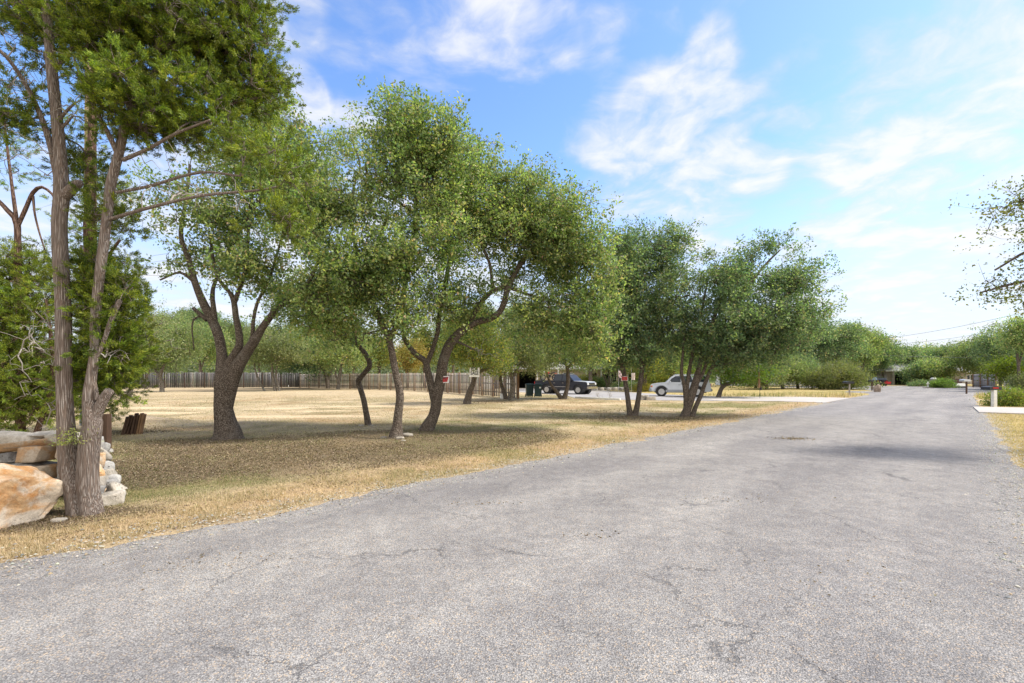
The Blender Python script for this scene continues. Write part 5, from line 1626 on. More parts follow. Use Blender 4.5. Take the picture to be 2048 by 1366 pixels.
# ------------------------------------------------------------------ bins, bucket, boards
def rocky(name, loc, size, mat, parent=None, seed=0, sub=3, amp=0.22, rot=(0, 0, 0), box=0.45, freq=1.6, facets=0):
    """one quarried or field stone"""
    bm = bmesh.new()
    bmesh.ops.create_cube(bm, size=2.0)
    bmesh.ops.subdivide_edges(bm, edges=bm.edges[:], cuts=2 ** sub - 1, use_grid_fill=True)
    co = np.array([v.co for v in bm.verts])
    sph = co / np.linalg.norm(co, axis=1)[:, None]
    p = sph * (1 - box) * 1.15 + co * box
    rr = np.random.RandomState(seed)
    for k in range(facets):
        nrm = rr.normal(size=3); nrm /= np.linalg.norm(nrm)
        dd = rr.uniform(0.62, 0.86)
        over = p @ nrm - dd
        p = p - np.outer(np.maximum(over, 0) * 0.92, nrm)
    off = seed * 7.31
    p = p * (1 + amp * (vnoise(sph + off, freq, seed, 4) - 0.5)[:, None] * 2)
    p = p + (vnoise(p + off, 7.0, seed + 3, 3) - 0.5)[:, None] * sph * amp * 0.35
    p = p * np.array(size) / 2
    Rm = np.array(Euler(rot).to_matrix())
    p = p @ Rm.T
    for v, q in zip(bm.verts, p):
        v.co = q
    me = bpy.data.meshes.new(name)
    bm.to_mesh(me); bm.free()
    me.polygons.foreach_set('use_smooth', [True] * len(me.polygons))
    me.materials.append(mat)
    return link(name, me, parent, loc)


def stone_mat(name, c1, c2, c3=None, pits=0.5, s=5.0):
    m, t, b = new_mat(name)
    co = t.node('ShaderNodeTexCoord').outputs['Object']
    oi = t.node('ShaderNodeObjectInfo')
    cc = t.node('ShaderNodeVectorMath', operation='ADD', inp={0: co, 1: oi.outputs['Location']}).outputs[0]
    n = t.noise(cc, s, 7, 0.68, 0.5)
    n2 = t.noise(cc, s * 0.45, 5, 0.6, 0.8)
    c = t.mix(t.remap(n, .35, .65), c1, c2)
    if c3:
        c = t.mix(t.remap(n2, .48, .60), c, c3)
    v = t.vor(t.mapping(cc, (1, 1, 1.6)), s * 3.4).outputs['Distance']
    pit = t.math('MULTIPLY', t.remap(v, .10, .26, 1.0, 0.0), t.remap(t.noise(cc, s * 0.9, 3), .50, .60))
    c = t.mix(t.math('MULTIPLY', pit, pits), c, (.09, .075, .06))
    fine = t.noise(cc, s * 9, 5, .7)
    c = t.mix(1.0, c, t.mix(t.remap(fine, .3, .7), (.82, .82, .82), (1.12, 1.12, 1.12)), 'MULTIPLY')
    t.l.new(c, b.inputs['Base Color'])
    b.inputs['Roughness'].default_value = .92
    b.inputs['Specular IOR Level'].default_value = .2
    h = t.math('ADD', t.math('MULTIPLY', n, .6), t.math('MULTIPLY', fine, .3))
    h = t.math('SUBTRACT', h, t.math('MULTIPLY', pit, pits))
    bp = t.node('ShaderNodeBump', inp={'Height': h, 'Strength': .8, 'Distance': .03})
    t.l.new(bp.outputs[0], b.inputs['Normal'])
    return m


M['lime'] = stone_mat('limestone', (.36, .32, .26), (.50, .45, .385), (.30, .27, .23))
M['lime_grey'] = stone_mat('grey_limestone', (.30, .29, .27), (.46, .44, .41), (.22, .21, .20), .9)
M['lime_tan'] = stone_mat('tan_limestone', (.40, .31, .22), (.50, .42, .33), (.46, .29, .16), .3)
M['lime_orange'] = stone_mat('orange_limestone', (.52, .30, .14), (.56, .44, .31), (.50, .45, .38), .3)
M['boulder'] = stone_mat('orange_boulder', (.52, .26, .10), (.60, .40, .22), (.66, .56, .44), .25, 5.0)

BO = G(20, 1066)
bo = rocky('boulder', (-5.74, 5.15, .20), (1.34, .85, .80), M['boulder'], seed=8, sub=5, amp=.15, rot=(-.20, .08, .1), box=.10, facets=8, freq=2.6)
tag(bo, 'big rough orange boulder in front of the dry-stone wall at the lower left', 'boulder')

# dry-stone wall: slabs facing the road, an end pile of rounder field stones running back
wall = empty('stone_wall', (-5.6, 6.3, 0), 'dry-stacked limestone wall of long slabs ending in a rounded rubble pile', 'wall')


def wstone(px, py, Y, w, h, d, mat, seed, rot=(0, 0, 0), box=.62, amp=.12):
    p = W(px, py, Y)
    return rocky('stone', (p[0] + 5.6, p[1] - 6.3, p[2]), (w / F * Y * 1.06, d, h / F * Y * 1.10), M[mat], wall, seed=seed, sub=3, amp=amp, rot=rot, box=box, facets=6)


slabs = [(28, 877, 132, 30, 'lime', 1, .03), (108, 869, 66, 18, 'lime', 2, .02), (50, 892, 150, 20, 'lime_tan', 3, .10), (8, 914, 26, 26, 'lime_tan', 4, 0), (41, 911, 44, 22, 'lime_grey', 5, 0), (88, 905, 56, 28, 'lime_tan', 6, .02),
         (48, 933, 122, 27, 'lime_grey', 7, .03), (80, 954, 54, 20, 'lime', 8, .04), (20, 956, 70, 22, 'lime', 9, 0), (112, 941, 30, 26, 'lime_tan', 10, 0), (100, 972, 34, 22, 'lime_grey', 11, 0), (60, 976, 60, 24, 'lime', 12, 0),
         (-70, 880, 90, 30, 'lime_grey', 13, 0), (-60, 908, 100, 28, 'lime', 14, 0), (-80, 936, 110, 30, 'lime_tan', 15, 0), (-60, 962, 120, 28, 'lime', 16, 0), (10, 990, 120, 34, 'lime', 17, 0), (100, 1000, 60, 34, 'lime_grey', 18, 0), (-100, 990, 130, 34, 'lime', 19, 0),
         (138, 880, 40, 24, 'lime', 20, 0), (140, 905, 40, 28, 'lime_tan', 21, 0), (142, 935, 44, 34, 'lime', 22, 0), (140, 970, 44, 34, 'lime_grey', 23, 0)]
for (px, py, w, h, mt, sd_, tl) in slabs:
    wstone(px, py, 6.35 + (sd_ % 3) * .03, w, h, .42, mt, 300 + sd_, (0, -tl * 1.2, (sd_ % 5 - 2) * .05), box=.88, amp=.07)
pile = [(190, 990, 5.95, 34, 30, 'lime_grey'), (224, 998, 5.98, 42, 24, 'lime'), (232, 977, 6.15, 30, 26, 'lime'), (218, 985, 6.3, 30, 22, 'lime_tan'), (206, 975, 6.3, 34, 34, 'lime_grey'), (196, 957, 6.3, 36, 36, 'lime'),
        (186, 948, 6.2, 30, 38, 'lime_orange'), (215, 955, 6.6, 26, 30, 'lime'), (199, 966, 6.1, 22, 22, 'lime'), (206, 941, 6.7, 26, 34, 'lime_grey'), (192, 920, 6.6, 26, 30, 'lime_orange'), (200, 912, 7.0, 30, 34, 'lime'),
        (192, 895, 7.1, 34, 34, 'lime_grey'), (203, 902, 7.6, 22, 30, 'lime_grey'), (188, 877, 7.4, 20, 18, 'lime_orange'), (178, 900, 6.9, 30, 40, 'lime'), (176, 935, 6.6, 30, 50, 'lime_grey'), (172, 975, 6.4, 40, 50, 'lime'), (205, 1012, 5.92, 36, 14, 'lime_grey'),
        (226, 965, 6.5, 24, 28, 'lime_grey'), (172, 880, 7.2, 26, 26, 'lime_tan')]
for i, (px, py, Y, w, h, mt) in enumerate(pile):
    wstone(px, py, Y, w, h, w / F * Y, mt, 400 + i, ((i % 3 - 1) * .2, (i % 4 - 1.5) * .12, i * .7), box=.58, amp=.15)

for i, (px, py, s_, lab) in enumerate([(768, 874, .13, 'flat white rock just left of the tall curved oak base'), (800, 877, .16, 'white rock at the foot of the tall curved oak'), (815, 872, .22, 'larger pale rock right of the tall curved oak'), (806, 881, .09, 'small white rock nearest the camera by the curved oak'),
                                      (742, 852, .12, 'pale rock at the foot of the slender crooked oak'), (722, 852, .12, 'pale rock left of the slender crooked oak'), (118, 1043, .10, 'white stone chip in the dark gap by the juniper roots')]):
    g = G(px, py)
    o = rocky('rock', (g[0], g[1], HZ(g[0], g[1]) + s_ * .16), (s_ * 1.3, s_ * .9, s_ * .45), M['lime'], seed=600 + i, sub=2, box=.4)
    tag(o, lab, 'rock', 'loose rocks around the tree bases')


def wood_mat(name, c1, c2, s=(30, 30, 2.5), rough=.85):
    m, t, b = new_mat(name)
    co = t.node('ShaderNodeTexCoord').outputs['Object']
    n = t.noise(t.mapping(co, s), 1.0, 5, .65, .3)
    n2 = t.noise(co, 1.7, 4, .6)
    c = t.mix(t.remap(n, .3, .7), c1, c2)
    c = t.mix(t.remap(n2, .35, .65, 0, .5), c, [x * .6 for x in c1])
    t.l.new(c, b.inputs['Base Color'])
    b.inputs['Roughness'].default_value = rough
    bp = t.node('ShaderNodeBump', inp={'Height': n, 'Strength': .5, 'Distance': .01})
    t.l.new(bp.outputs[0], b.inputs['Normal'])
    return m


M['dark_wood'] = wood_mat('dark_stained_wood', (.045, .022, .012), (.11, .06, .035))
M['brown_wood'] = wood_mat('brown_post_wood', (.20, .11, .055), (.32, .19, .10))
# dark post by the wall and its concrete footing
g = G(211, 905)
tp = empty('wooden_post', (g[0], g[1], 0), 'square dark brown wooden post standing beyond the end of the stone wall', 'post')
MB().box((0, 0, .38), (.165, .13, .86)).build('post', M['dark_wood'], tp, bevel=.008)
MB().box((.07, -.12, .03), (.26, .20, .12)).build('footing', M['lime_grey'], tp, bevel=.02)
g = G(203, 900)
tb_ = empty('leaning_board', (g[0] - .03, g[1] + .25, 0), 'thin weathered board leaning by the dark post', 'board')
MB().box((-.04, 0, .36), (.05, .10, .80), ry=.06).build('board', M['dead_twig'], tb_)
# bundle of stained slats
g = G(262, 871)
tb_ = empty('slat_bundle', (g[0], g[1], HZ(g[0], g[1]) - .02), 'bundle of dark stained wooden slats leaning together on the dirt mound', 'wood slats')
rr = random.Random(3)
for i in range(8):
    x0 = -.25 + i * .062
    hgt = .52 + rr.uniform(-.03, .05) + i * .012
    MB().box((x0 + .10, rr.uniform(-.06, .06), hgt / 2), (.045, .10, hgt), ry=.26 - i * .006, rx=rr.uniform(-.08, .08)).build('slat', M['dark_wood'] if i < 6 else M['brown_wood'], tb_)

# bins
M['bin'] = plain('dark_teal_plastic', (.022, .055, .065), .45, var=.08)


def bin_(px, Y, lab, logo, rz=0.0):
    x = (px - CX) / F * Y
    t = empty('wheeled_bin', (x, Y, 0), lab, 'bin', 'bins beside the pickup', rz)
    MB().box((0, 0, .50), (.50, .58, .88), taper=(1.22, 1.18)).build('bin_body', M['bin'], t, bevel=.03, smooth=True)
    MB().box((0, 0, .965), (.66, .74, .06)).box((0, .03, 1.01), (.56, .56, .05)).build('lid', M['bin'], t, bevel=.02)
    MB().box((0, .36, .93), (.5, .05, .04)).build('handle', M['bin'], t)
    for s in (-1, 1):
        MB().cyl((s * .27, .26, .11), .11, .06, 'x', 16).build('wheel', M['black'], t)
    if logo:
        MB().box((.16, -.328, .74), (.14, .012, .12)).build('emblem', M['white_paint'], t)


bin_(1059, 37.6, 'dark teal wheeled bin, the left one of the two, with a plain front', False, .1)
bin_(1076, 37.0, 'dark teal wheeled bin on the right with a small white emblem on its front', True, -.05)
g = G(1004, 797)
t_ = empty('bucket', (g[0], g[1], 0), 'white plastic bucket on the ground by the dark lopsided oak', 'bucket')
MB().cyl((0, 0, .17), .125, .34, 'z', 20, r2=.155).build('pail', M['white_paint'], t_, smooth=True)
MB().torus((0, 0, 0), .001, .001).bm.free()
MB().cyl((0, 0, .335), .165, .02, 'z', 20).build('rim', M['white_paint'], t_)

# ------------------------------------------------------------------ signs on trees
def text_obj(body, size, mat, parent, loc, rot, bold=0.0, sx=1.0, ext=0.003):
    cu = bpy.data.curves.new('lettering', 'FONT')
    cu.body = body
    cu.size = size
    cu.align_x = 'CENTER'; cu.align_y = 'CENTER'
    cu.offset = bold
    cu.extrude = ext
    cu.space_line = .86
    tmp = bpy.data.objects.new('lettering_tmp', cu)
    COL.objects.link(tmp)
    dg = bpy.context.evaluated_depsgraph_get()
    me = bpy.data.meshes.new_from_object(tmp.evaluated_get(dg))
    bpy.data.objects.remove(tmp)
    me.name = 'lettering'
    me.materials.clear(); me.materials.append(mat)
    o = link('lettering', me, parent, loc)
    o.rotation_euler = rot
    o.scale = (sx, 1, 1)
    return o


M['ink'] = plain('black_ink', (.02, .02, .03), .6)
Ys = 27.0
c = W(949, 744.5, Ys)
t_ = empty('for_sale_sign', tuple(c), 'white FOR SALE board with black capitals fixed to the curved leaning oak', 'sign', rz=-.12)
bd = MB().box((0, 0, 0), (.58, .012, .54), ry=.03).build('board', plain('sign_white', (.88, .88, .88), .6, var=.02), t_)
text_obj('FOR\nSALE', .27, M['ink'], t_, (0.0, -.0115, .06), (math.pi / 2, 0, 0), .006, .80)
MB().cyl((0, -.012, .23), .012, .02, 'y', 8).build('nail', M['rim'], t_)
M['sign_red'] = plain('sign_red', (.42, .02, .02), .5, var=.05)


def red_sign(px, py, Y, w, h, lab, torn, rz=0):
    c = W(px, py, Y)
    t = empty('red_sign', tuple(c), lab, 'sign', 'small red signs nailed to oaks', rz)
    MB().box((0, 0, 0), (w, .008, h)).build('board', M['white_paint'], t)
    if torn:
        MB().quad([(-w * .42, -.007, -h * .40), (w * .26, -.007, -h * .34), (w * .43, -.007, h * .40), (-w * .38, -.007, h * .36)], .003).build('red_panel', M['sign_red'], t)
        MB().quad([(-w * .30, -.012, h * .10), (w * .30, -.012, h * .24), (w * .28, -.012, h * .34), (-w * .34, -.012, h * .30)], .002).quad([(-w * .06, -.012, -h * .10), (w * .12, -.012, -h * .06), (w * .06, -.012, h * .02), (-w * .02, -.012, h * .0)], .002).build('dark_marks', M['ink'], t)
    else:
        MB().box((0, -.007, 0), (w * .90, .008, h * .86)).build('red_panel', M['sign_red'], t)
        m = MB()
        for k, (a, b_) in enumerate(((-.3, .3), (-.22, .1), (-.34, .34))):
            m.box(((a + b_) / 2 * w, -.013, h * (.22 - k * .2)), ((b_ - a) * w, .004, h * .035), ry=.05)
        m.build('faint_marks', gloss('pale_red', (.60, .20, .18), .6), t)


red_sign(891, 759, 14.1, .20, .20, 'square red and white sign with dark streaks on the broad leaning oak', True, .15)
red_sign(1249, 757, 19.0, .25, .175, 'small oblong red sign with a white border on the V-shaped oak', False, -.05)

# ------------------------------------------------------------------ fences
def fence_mat():
    m, t, b = new_mat('weathered_cedar')
    a = t.node('ShaderNodeAttribute', attribute_name='col').outputs['Color']
    co = t.node('ShaderNodeTexCoord').outputs['Object']
    n = t.noise(t.mapping(co, (25, 25, 1.6)), 1.0, 5, .65)
    c = t.mix(1.0, a, t.mix(t.remap(n, .3, .7), (.72, .72, .72), (1.18, 1.16, 1.14)), 'MULTIPLY')
    t.l.new(c, b.inputs['Base Color'])
    b.inputs['Roughness'].default_value = .9
    return m


M['cedar'] = fence_mat()
CUBE_V = np.array([[x, y, z] for x in (-.5, .5) for y in (-.5, .5) for z in (0, 1)], float)
CUBE_F = np.array([[0, 1, 3, 2], [4, 6, 7, 5], [0, 4, 5, 1], [2, 3, 7, 6], [0, 2, 6, 4], [1, 5, 7, 3]])


def fence(name, label, pts, height, cols, wts, gap, group, post_col='brown_wood', both=True, seed=0, bay=2.45, dog=False):
    rng = np.random.RandomState(seed)
    p0 = np.array(pts[0])
    root = empty(name, (p0[0], p0[1], 0), label, 'fence', group)
    for k in range(len(pts) - 1):
        a, b = np.array(pts[k]), np.array(pts[k + 1])
        L = np.linalg.norm(b - a); d = (b - a) / L; n = np.array([d[1], -d[0]])
        if n[1] > 0: n = -n
        ang = math.atan2(d[1], d[0])
        nb = max(1, int(round(L / bay)))
        R = np.array([[d[0], n[0], 0], [d[1], n[1], 0], [0, 0, 1.0]])
        for q in range(nb):
            s0, s1 = L * q / nb, L * (q + 1) / nb
            V, Fs, C = [], [], []
            x = s0 + .02; i = 0; off = 0
            while x < s1 - .04:
                w = .14 * rng.uniform(.93, 1.03)
                hh = height * rng.uniform(.985, 1.015) + .03 * math.sin(x * .6)
                side = .055 if (i % 2 == 0 or not both) else -.055
                v = CUBE_V * np.array([w, .018, hh - .05]) + np.array([x + w / 2, side, .05])
                v[:, 0] += v[:, 2] * rng.normal() * .006
                V.append(v @ R.T + np.array([a[0] - p0[0], a[1] - p0[1], 0])); Fs.append(CUBE_F + off); off += 8
                c = pal(rng, 1, cols, wts, .22)[0]
                C.append(np.repeat(c[None], 8, 0))
                x += w * ((gap[k] if isinstance(gap, list) else gap) if both else 1.03); i += 1
            for zz in (.35, height * .52, height - .3):
                v = CUBE_V * np.array([s1 - s0, .04, .09]) + np.array([(s0 + s1) / 2, 0, zz])
                V.append(v @ R.T + np.array([a[0] - p0[0], a[1] - p0[1], 0])); Fs.append(CUBE_F + off); off += 8
                C.append(np.repeat(np.array([cols[0]]) * .8, 8, 0))
            me = mesh_np('fence_panel', np.concatenate(V), np.concatenate(Fs), M['cedar'], np.concatenate(C))
            link('fence_panel', me, root)
            pp = a + d * s0
            MB().box((0, 0, height / 2 + .02), (.10, .15, height + .06), rz=ang).build('fence_post', M[post_col], root, loc=(pp[0] - p0[0], pp[1] - p0[1], 0))
    pp = np.array(pts[-1])
    MB().box((0, 0, height / 2 + .02), (.10, .15, height + .06), rz=ang).build('fence_post', M[post_col], root, loc=(pp[0] - p0[0], pp[1] - p0[1], 0))
    return root


def gp(px, Y):
    return ((px - CX) / F * Y, Y)


CEDW = [(.26, .235, .20), (.36, .33, .29), (.20, .17, .14), (.42, .37, .30), (.30, .22, .14)]
fence('board_fence', 'long dark weathered board fence across the back of the lot', [gp(215, 64), gp(330, 66), gp(600, 69)], 2.15,
      [(.13, .125, .13), (.20, .19, .19), (.09, .085, .085), (.26, .24, .22)], [4, 3, 3, 1], .86, 'board fences around the lot', 'dark_wood', seed=1)
fence('board_fence', 'lighter grey board fence running from the back corner toward the bins', [gp(600, 69), gp(700, 62), gp(855, 51), gp(945, 42), gp(1036, 34)], 1.95,
      CEDW, [3, 3, 2, 2, 1], [.90, .92, 1.05, 1.22], 'board fences around the lot', 'brown_wood', seed=2)
fence('board_fence', 'tall pale grey plank fence right of the far oak with black trunks', [gp(1946, 72), gp(1992, 66)], 1.95,
      [(.36, .34, .33), (.44, .42, .40), (.28, .26, .25)], [3, 2, 1], 1.0, None, 'brown_wood', both=False, seed=3)
fence('picket_fence', 'light open fence at the far right edge behind the yellow-green tree', [gp(2008, 66), gp(2150, 60)], 1.15,
      [(.46, .47, .50), (.56, .56, .58)], [1, 1], 2.0, None, 'white_paint', both=False, seed=4)

# ------------------------------------------------------------------ houses
M['brick'] = None


def masonry(name, c1, c2, mortar, sx=.4, sy=.2):
    m, t, b = new_mat(name)
    co = t.node('ShaderNodeTexCoord').outputs['Object']
    sep = t.node('ShaderNodeSeparateXYZ', inp={0: co})
    u = t.math('ADD', sep.outputs[0], sep.outputs[1])
    v = t.node('ShaderNodeCombineXYZ', inp={0: u, 1: sep.outputs[2], 2: 0.0}).outputs[0]
    br = t.node('ShaderNodeTexBrick', inp={'Vector': v, 'Color1': (*c1, 1), 'Color2': (*c2, 1), 'Mortar': (*mortar, 1), 'Scale': 1.0, 'Mortar Size': .012, 'Brick Width': sx, 'Row Height': sy})
    n = t.noise(co, 3, 5, .6)
    c = t.mix(1.0, br.outputs[0], t.mix(t.remap(n, .3, .7), (.82, .82, .82), (1.1, 1.1, 1.1)), 'MULTIPLY')
    t.l.new(c, b.inputs['Base Color'])
    b.inputs['Roughness'].default_value = .9
    return m


M['brick'] = masonry('tan_brick', (.46, .34, .20), (.54, .42, .26), (.5, .45, .38), .24, .09)
M['stonewall'] = masonry('limestone_wall', (.26, .235, .205), (.34, .305, .26), (.28, .26, .24), .45, .22)
M['roof'] = plain('grey_shingle', (.34, .32, .30), .9, var=.25, scale=14)
M['roof_pale'] = plain('pale_metal_roof', (.30, .295, .30), .55, var=.1, scale=3)
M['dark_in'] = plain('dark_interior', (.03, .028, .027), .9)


def house(root, L, D, Hh, wallmat, roofmat, openings, rise=1.2, over=.5, gable=True):
    """front wall faces -y; openings: (x0, x1, z0, z1, kind)"""
    xs = sorted(set([0, L] + [o[0] for o in openings] + [o[1] for o in openings]))
    w = MB()
    th = .2
    for x0, x1 in zip(xs[:-1], xs[1:]):
        col = [o for o in openings if o[0] <= x0 + 1e-6 and o[1] >= x1 - 1e-6]
        if not col:
            w.box(((x0 + x1) / 2, th / 2, Hh / 2), (x1 - x0, th, Hh))
        else:
            o = col[0]
            if o[2] > 0: w.box(((x0 + x1) / 2, th / 2, o[2] / 2), (x1 - x0, th, o[2]))
            w.box(((x0 + x1) / 2, th / 2, (o[3] + Hh) / 2), (x1 - x0, th, Hh - o[3]))
    w.box((th / 2, D / 2 + th / 2, Hh / 2), (th, D - th, Hh)).box((L - th / 2, D / 2 + th / 2, Hh / 2), (th, D - th, Hh)).box((L / 2, D + th / 2, Hh / 2), (L, th, Hh))
    w.build('wall', wallmat, root)
    r = MB()
    e = Hh + .01
    A = [(-over, -over, e), (L + over, -over, e), (L + over, D + over + .2, e), (-over, D + over + .2, e)]
    B = [(-over + .0, D / 2, e + rise), (L + over, D / 2, e + rise)]
    vs = [r.bm.verts.new(p) for p in A + B]
    for f in ((0, 1, 5, 4), (2, 3, 4, 5), (0, 4, 3), (1, 2, 5), (0, 3, 2, 1)):
        r.bm.faces.new([vs[i] for i in f])
    rf = r.build('roof', roofmat, root)
    MB().box((L / 2, -over - .02, e - .06), (L + 2 * over, .04, .16)).build('fascia', M['white_paint'], rf)
    for (x0, x1, z0, z1, kind) in openings:
        if kind == 'window':
            f = MB()
            t_ = .06
            f.box(((x0 + x1) / 2, .02, z0 + t_ / 2), (x1 - x0, .08, t_)).box(((x0 + x1) / 2, .02, z1 - t_ / 2), (x1 - x0, .08, t_))
            for xx in (x0 + t_ / 2, x1 - t_ / 2, (x0 + x1) / 2):
                f.box((xx, .02, (z0 + z1) / 2), (t_, .08, z1 - z0 - 2 * t_))
            fr = f.build('window', M['white_paint'], root)
            MB().box(((x0 + x1) / 2, .09, (z0 + z1) / 2), (x1 - x0 - .02, .015, z1 - z0 - .02)).build('pane', M['glass'], fr)
        elif kind == 'door':
            dd = MB().box(((x0 + x1) / 2, .08, (z0 + z1) / 2), (x1 - x0 - .02, .05, z1 - z0 - .02)).build('door', M['dark_wood'], root)
            MB().cyl((x1 - .12, .03, 1.0), .03, .06, 'y', 10).build('handle', M['rim'], dd)
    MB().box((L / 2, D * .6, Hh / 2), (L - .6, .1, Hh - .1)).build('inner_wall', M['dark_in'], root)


# the neighbours' house behind the pickup
g = gp(1030, 62)
h1 = empty('brick_house', (g[0], 62, 0), 'low tan brick house with an open carport behind the pickup', 'house', rz=-.04)
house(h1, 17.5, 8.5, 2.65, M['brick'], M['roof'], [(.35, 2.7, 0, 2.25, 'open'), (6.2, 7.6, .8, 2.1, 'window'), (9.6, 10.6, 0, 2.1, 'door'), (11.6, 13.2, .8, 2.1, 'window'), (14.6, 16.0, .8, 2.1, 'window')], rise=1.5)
for xx in (2.9, 5.6, 9.2, 11.1):
    MB().box((xx, -.62 if xx > 3 else -.35, 1.31), (.16, .16, 2.62)).build('porch_post', M['white_paint'], h1)
MB().box((1.5, .1, .02), (3.2, 3.6, .05)).build('carport_slab', M['concrete'], h1)
# pale gable behind the fence
g = gp(962, 62)
h2 = empty('shed', (g[0], 62, 0), 'whitish gabled outbuilding whose wall shows over the fence beside the FOR SALE board', 'shed')
house(h2, 4.6, 4, 2.75, M['white_paint'], M['roof_pale'], [(1.5, 2.5, 0, 2.05, 'door')], rise=.8, over=.3)
# white house glimpsed behind the yard oaks
g = gp(1455, 88)
h3 = empty('white_house', (g[0], 86, 0), 'long white single-storey house glimpsed behind the row of small yard oaks', 'house', rz=-.05)
house(h3, 15, 8, 2.6, M['white_paint'], M['roof'], [(1.5, 3, .8, 2.1, 'window'), (5, 6, 0, 2.05, 'door'), (7.5, 9.5, .8, 2.1, 'window'), (11, 13, .8, 2.1, 'window')], rise=1.3)
# stone house across the junction
g = gp(1766, 92)
h4 = empty('stone_house', (g[0], 91, 0), 'limestone house with a deep shaded porch and pale metal roof across the junction', 'house', rz=-.06)
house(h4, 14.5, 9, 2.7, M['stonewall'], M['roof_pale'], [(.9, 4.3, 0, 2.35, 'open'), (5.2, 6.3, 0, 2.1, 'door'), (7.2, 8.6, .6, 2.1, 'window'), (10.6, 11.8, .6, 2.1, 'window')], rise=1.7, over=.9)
for xx in (.6, 4.6, 6.9, 9.6):
    MB().box((xx, -.8, 1.35), (.3, .3, 2.7)).build('porch_post', M['stonewall'], h4)
# roof hidden behind the fence right of the junction
g = gp(1992, 92)
h5 = empty('ranch_house', (g[0], 100, 0), 'low pale house beyond the far right fence', 'house')
house(h5, 16, 8, 2.5, M['stonewall'], M['roof'], [(2, 3.4, .8, 2.0, 'window'), (7, 8, 0, 2.05, 'door'), (10, 12, .8, 2, 'window')], rise=1.4)

# ------------------------------------------------------------------ small street things
M['post_white'] = plain('white_post', (.72, .71, .66), .7, var=.1)


def mailbox(px, Y, z, w, lab, postmat, boxmat, group, post_w=.10, rz=0.0, flag=True, double=False):
    x = (px - CX) / F * Y
    t = empty('mailbox', (x, Y, 0), lab, 'mailbox', group, rz)
    MB().box((0, 0, z / 2), (post_w, post_w, z)).build('post', postmat, t, bevel=.004)
    bx = MB()
    for xo in ((-w * .27, w * .27) if double else (0,)):
        ww = w * .5 if double else w
        pr = [(-ww / 2, 0), (ww / 2, 0), (ww / 2, .13)] + [(ww / 2 * math.cos(a), .13 + .07 * math.sin(a)) for a in np.linspace(.3, math.pi - .3, 6)] + [(-ww / 2, .13)]
        L_ = [bx.bm.verts.new((xo + a, -.10, z + b_)) for a, b_ in pr]; R_ = [bx.bm.verts.new((xo + a, .40, z + b_)) for a, b_ in pr]
        bx.bm.faces.new(L_); bx.bm.faces.new(R_[::-1])
        for i in range(len(pr)):
            j = (i + 1) % len(pr)
            bx.bm.faces.new((L_[j], L_[i], R_[i], R_[j]))
    b_ = bx.build('box', boxmat, t)
    if flag:
        MB().box((w * .5 + .012, .05, z + .12), (.012, .14, .03)).build('flag', M['lamp_red'], t)
    return t


mailbox(1699, 38.5, 1.02, .62, 'black mailbox with a pale lid on a slim post left of the road', M['dead_twig'], M['black'], None, .09, flag=False)
MB().box((0, 0, 0), (.5, .02, .02)).bm.free()
mb2 = mailbox(1988, 24.9, .90, .62, 'black mailbox with a red mark on a thick white post at the right roadside', M['post_white'], M['black'], None, .17)
MB().box((-.02, -.112, 1.0), (.30, .012, .07)).build('red_mark', M['lamp_red'], mb2)
mailbox(1744, 54, 1.0, .34, 'small dark mailbox on a thin post beside the far left kerb', M['dark_wood'], M['black'], None, .10, flag=False)
mailbox(1933, 43.5, 1.15, .62, 'pale grey mailbox on a thin dark post at the right corner of the junction', M['dark_wood'], gloss('galvanised', (.55, .57, .6), .35, .5), None, .10)
# bird post (carved totem with a small dark lantern)
g = G(1519, 797)
t_ = empty('carved_post', (g[0], 34.5, 0), 'tall narrow carved wooden post with a dark hanging lantern in the yard grass', 'post')
MB().cyl((0, 0, .45), .015, .9, 'z', 8).build('rod', M['black'], t_)
MB().box((-.05, 0, 1.35), (.14, .10, 1.15), taper=(.75, .8)).build('plank', M['brown_wood'], t_, bevel=.02)
MB().box((.08, 0, .72), (.12, .12, .24), taper=(.7, .7)).build('lantern', M['black'], t_, bevel=.02)
# rock at the road end
g = G(1773, 785)
o = rocky('standing_stone', (g[0], 48.8, .36), (.72, .5, .85), M['lime_grey'], seed=71, sub=3, box=.3, amp=.15, facets=6)
o.data.materials[0] = stone_mat('brown_stone', (.20, .15, .12), (.32, .26, .21), None, .3)
tag(o, 'upright brown stone marking the left corner where the road meets the junction', 'stone')
# stone pillar and white cross
g = G(1866, 776)
t_ = empty('stone_pillar', ((1867 - CX) / F * 68, 68, 0), 'white stone mailbox pillar with a rounded top across the junction', 'pillar')
MB().box((0, 0, .62), (.72, .6, 1.24)).build('pillar_body', M['stonewall'], t_, bevel=.03)
MB().box((0, 0, 1.34), (.62, .56, .20), taper=(.6, .8)).build('cap', M['white_paint'], t_, bevel=.04)
t_ = empty('white_cross', ((1856 - CX) / F * 66, 66, 0), 'small white cross on a low plinth left of the stone pillar', 'cross')
MB().box((0, 0, .48), (.12, .10, .80)).box((0, 0, .62), (.42, .098, .12)).build('cross', M['white_paint'], t_)
MB().box((0, 0, .06), (1.1, .5, .12)).build('plinth', M['stonewall'], t_)
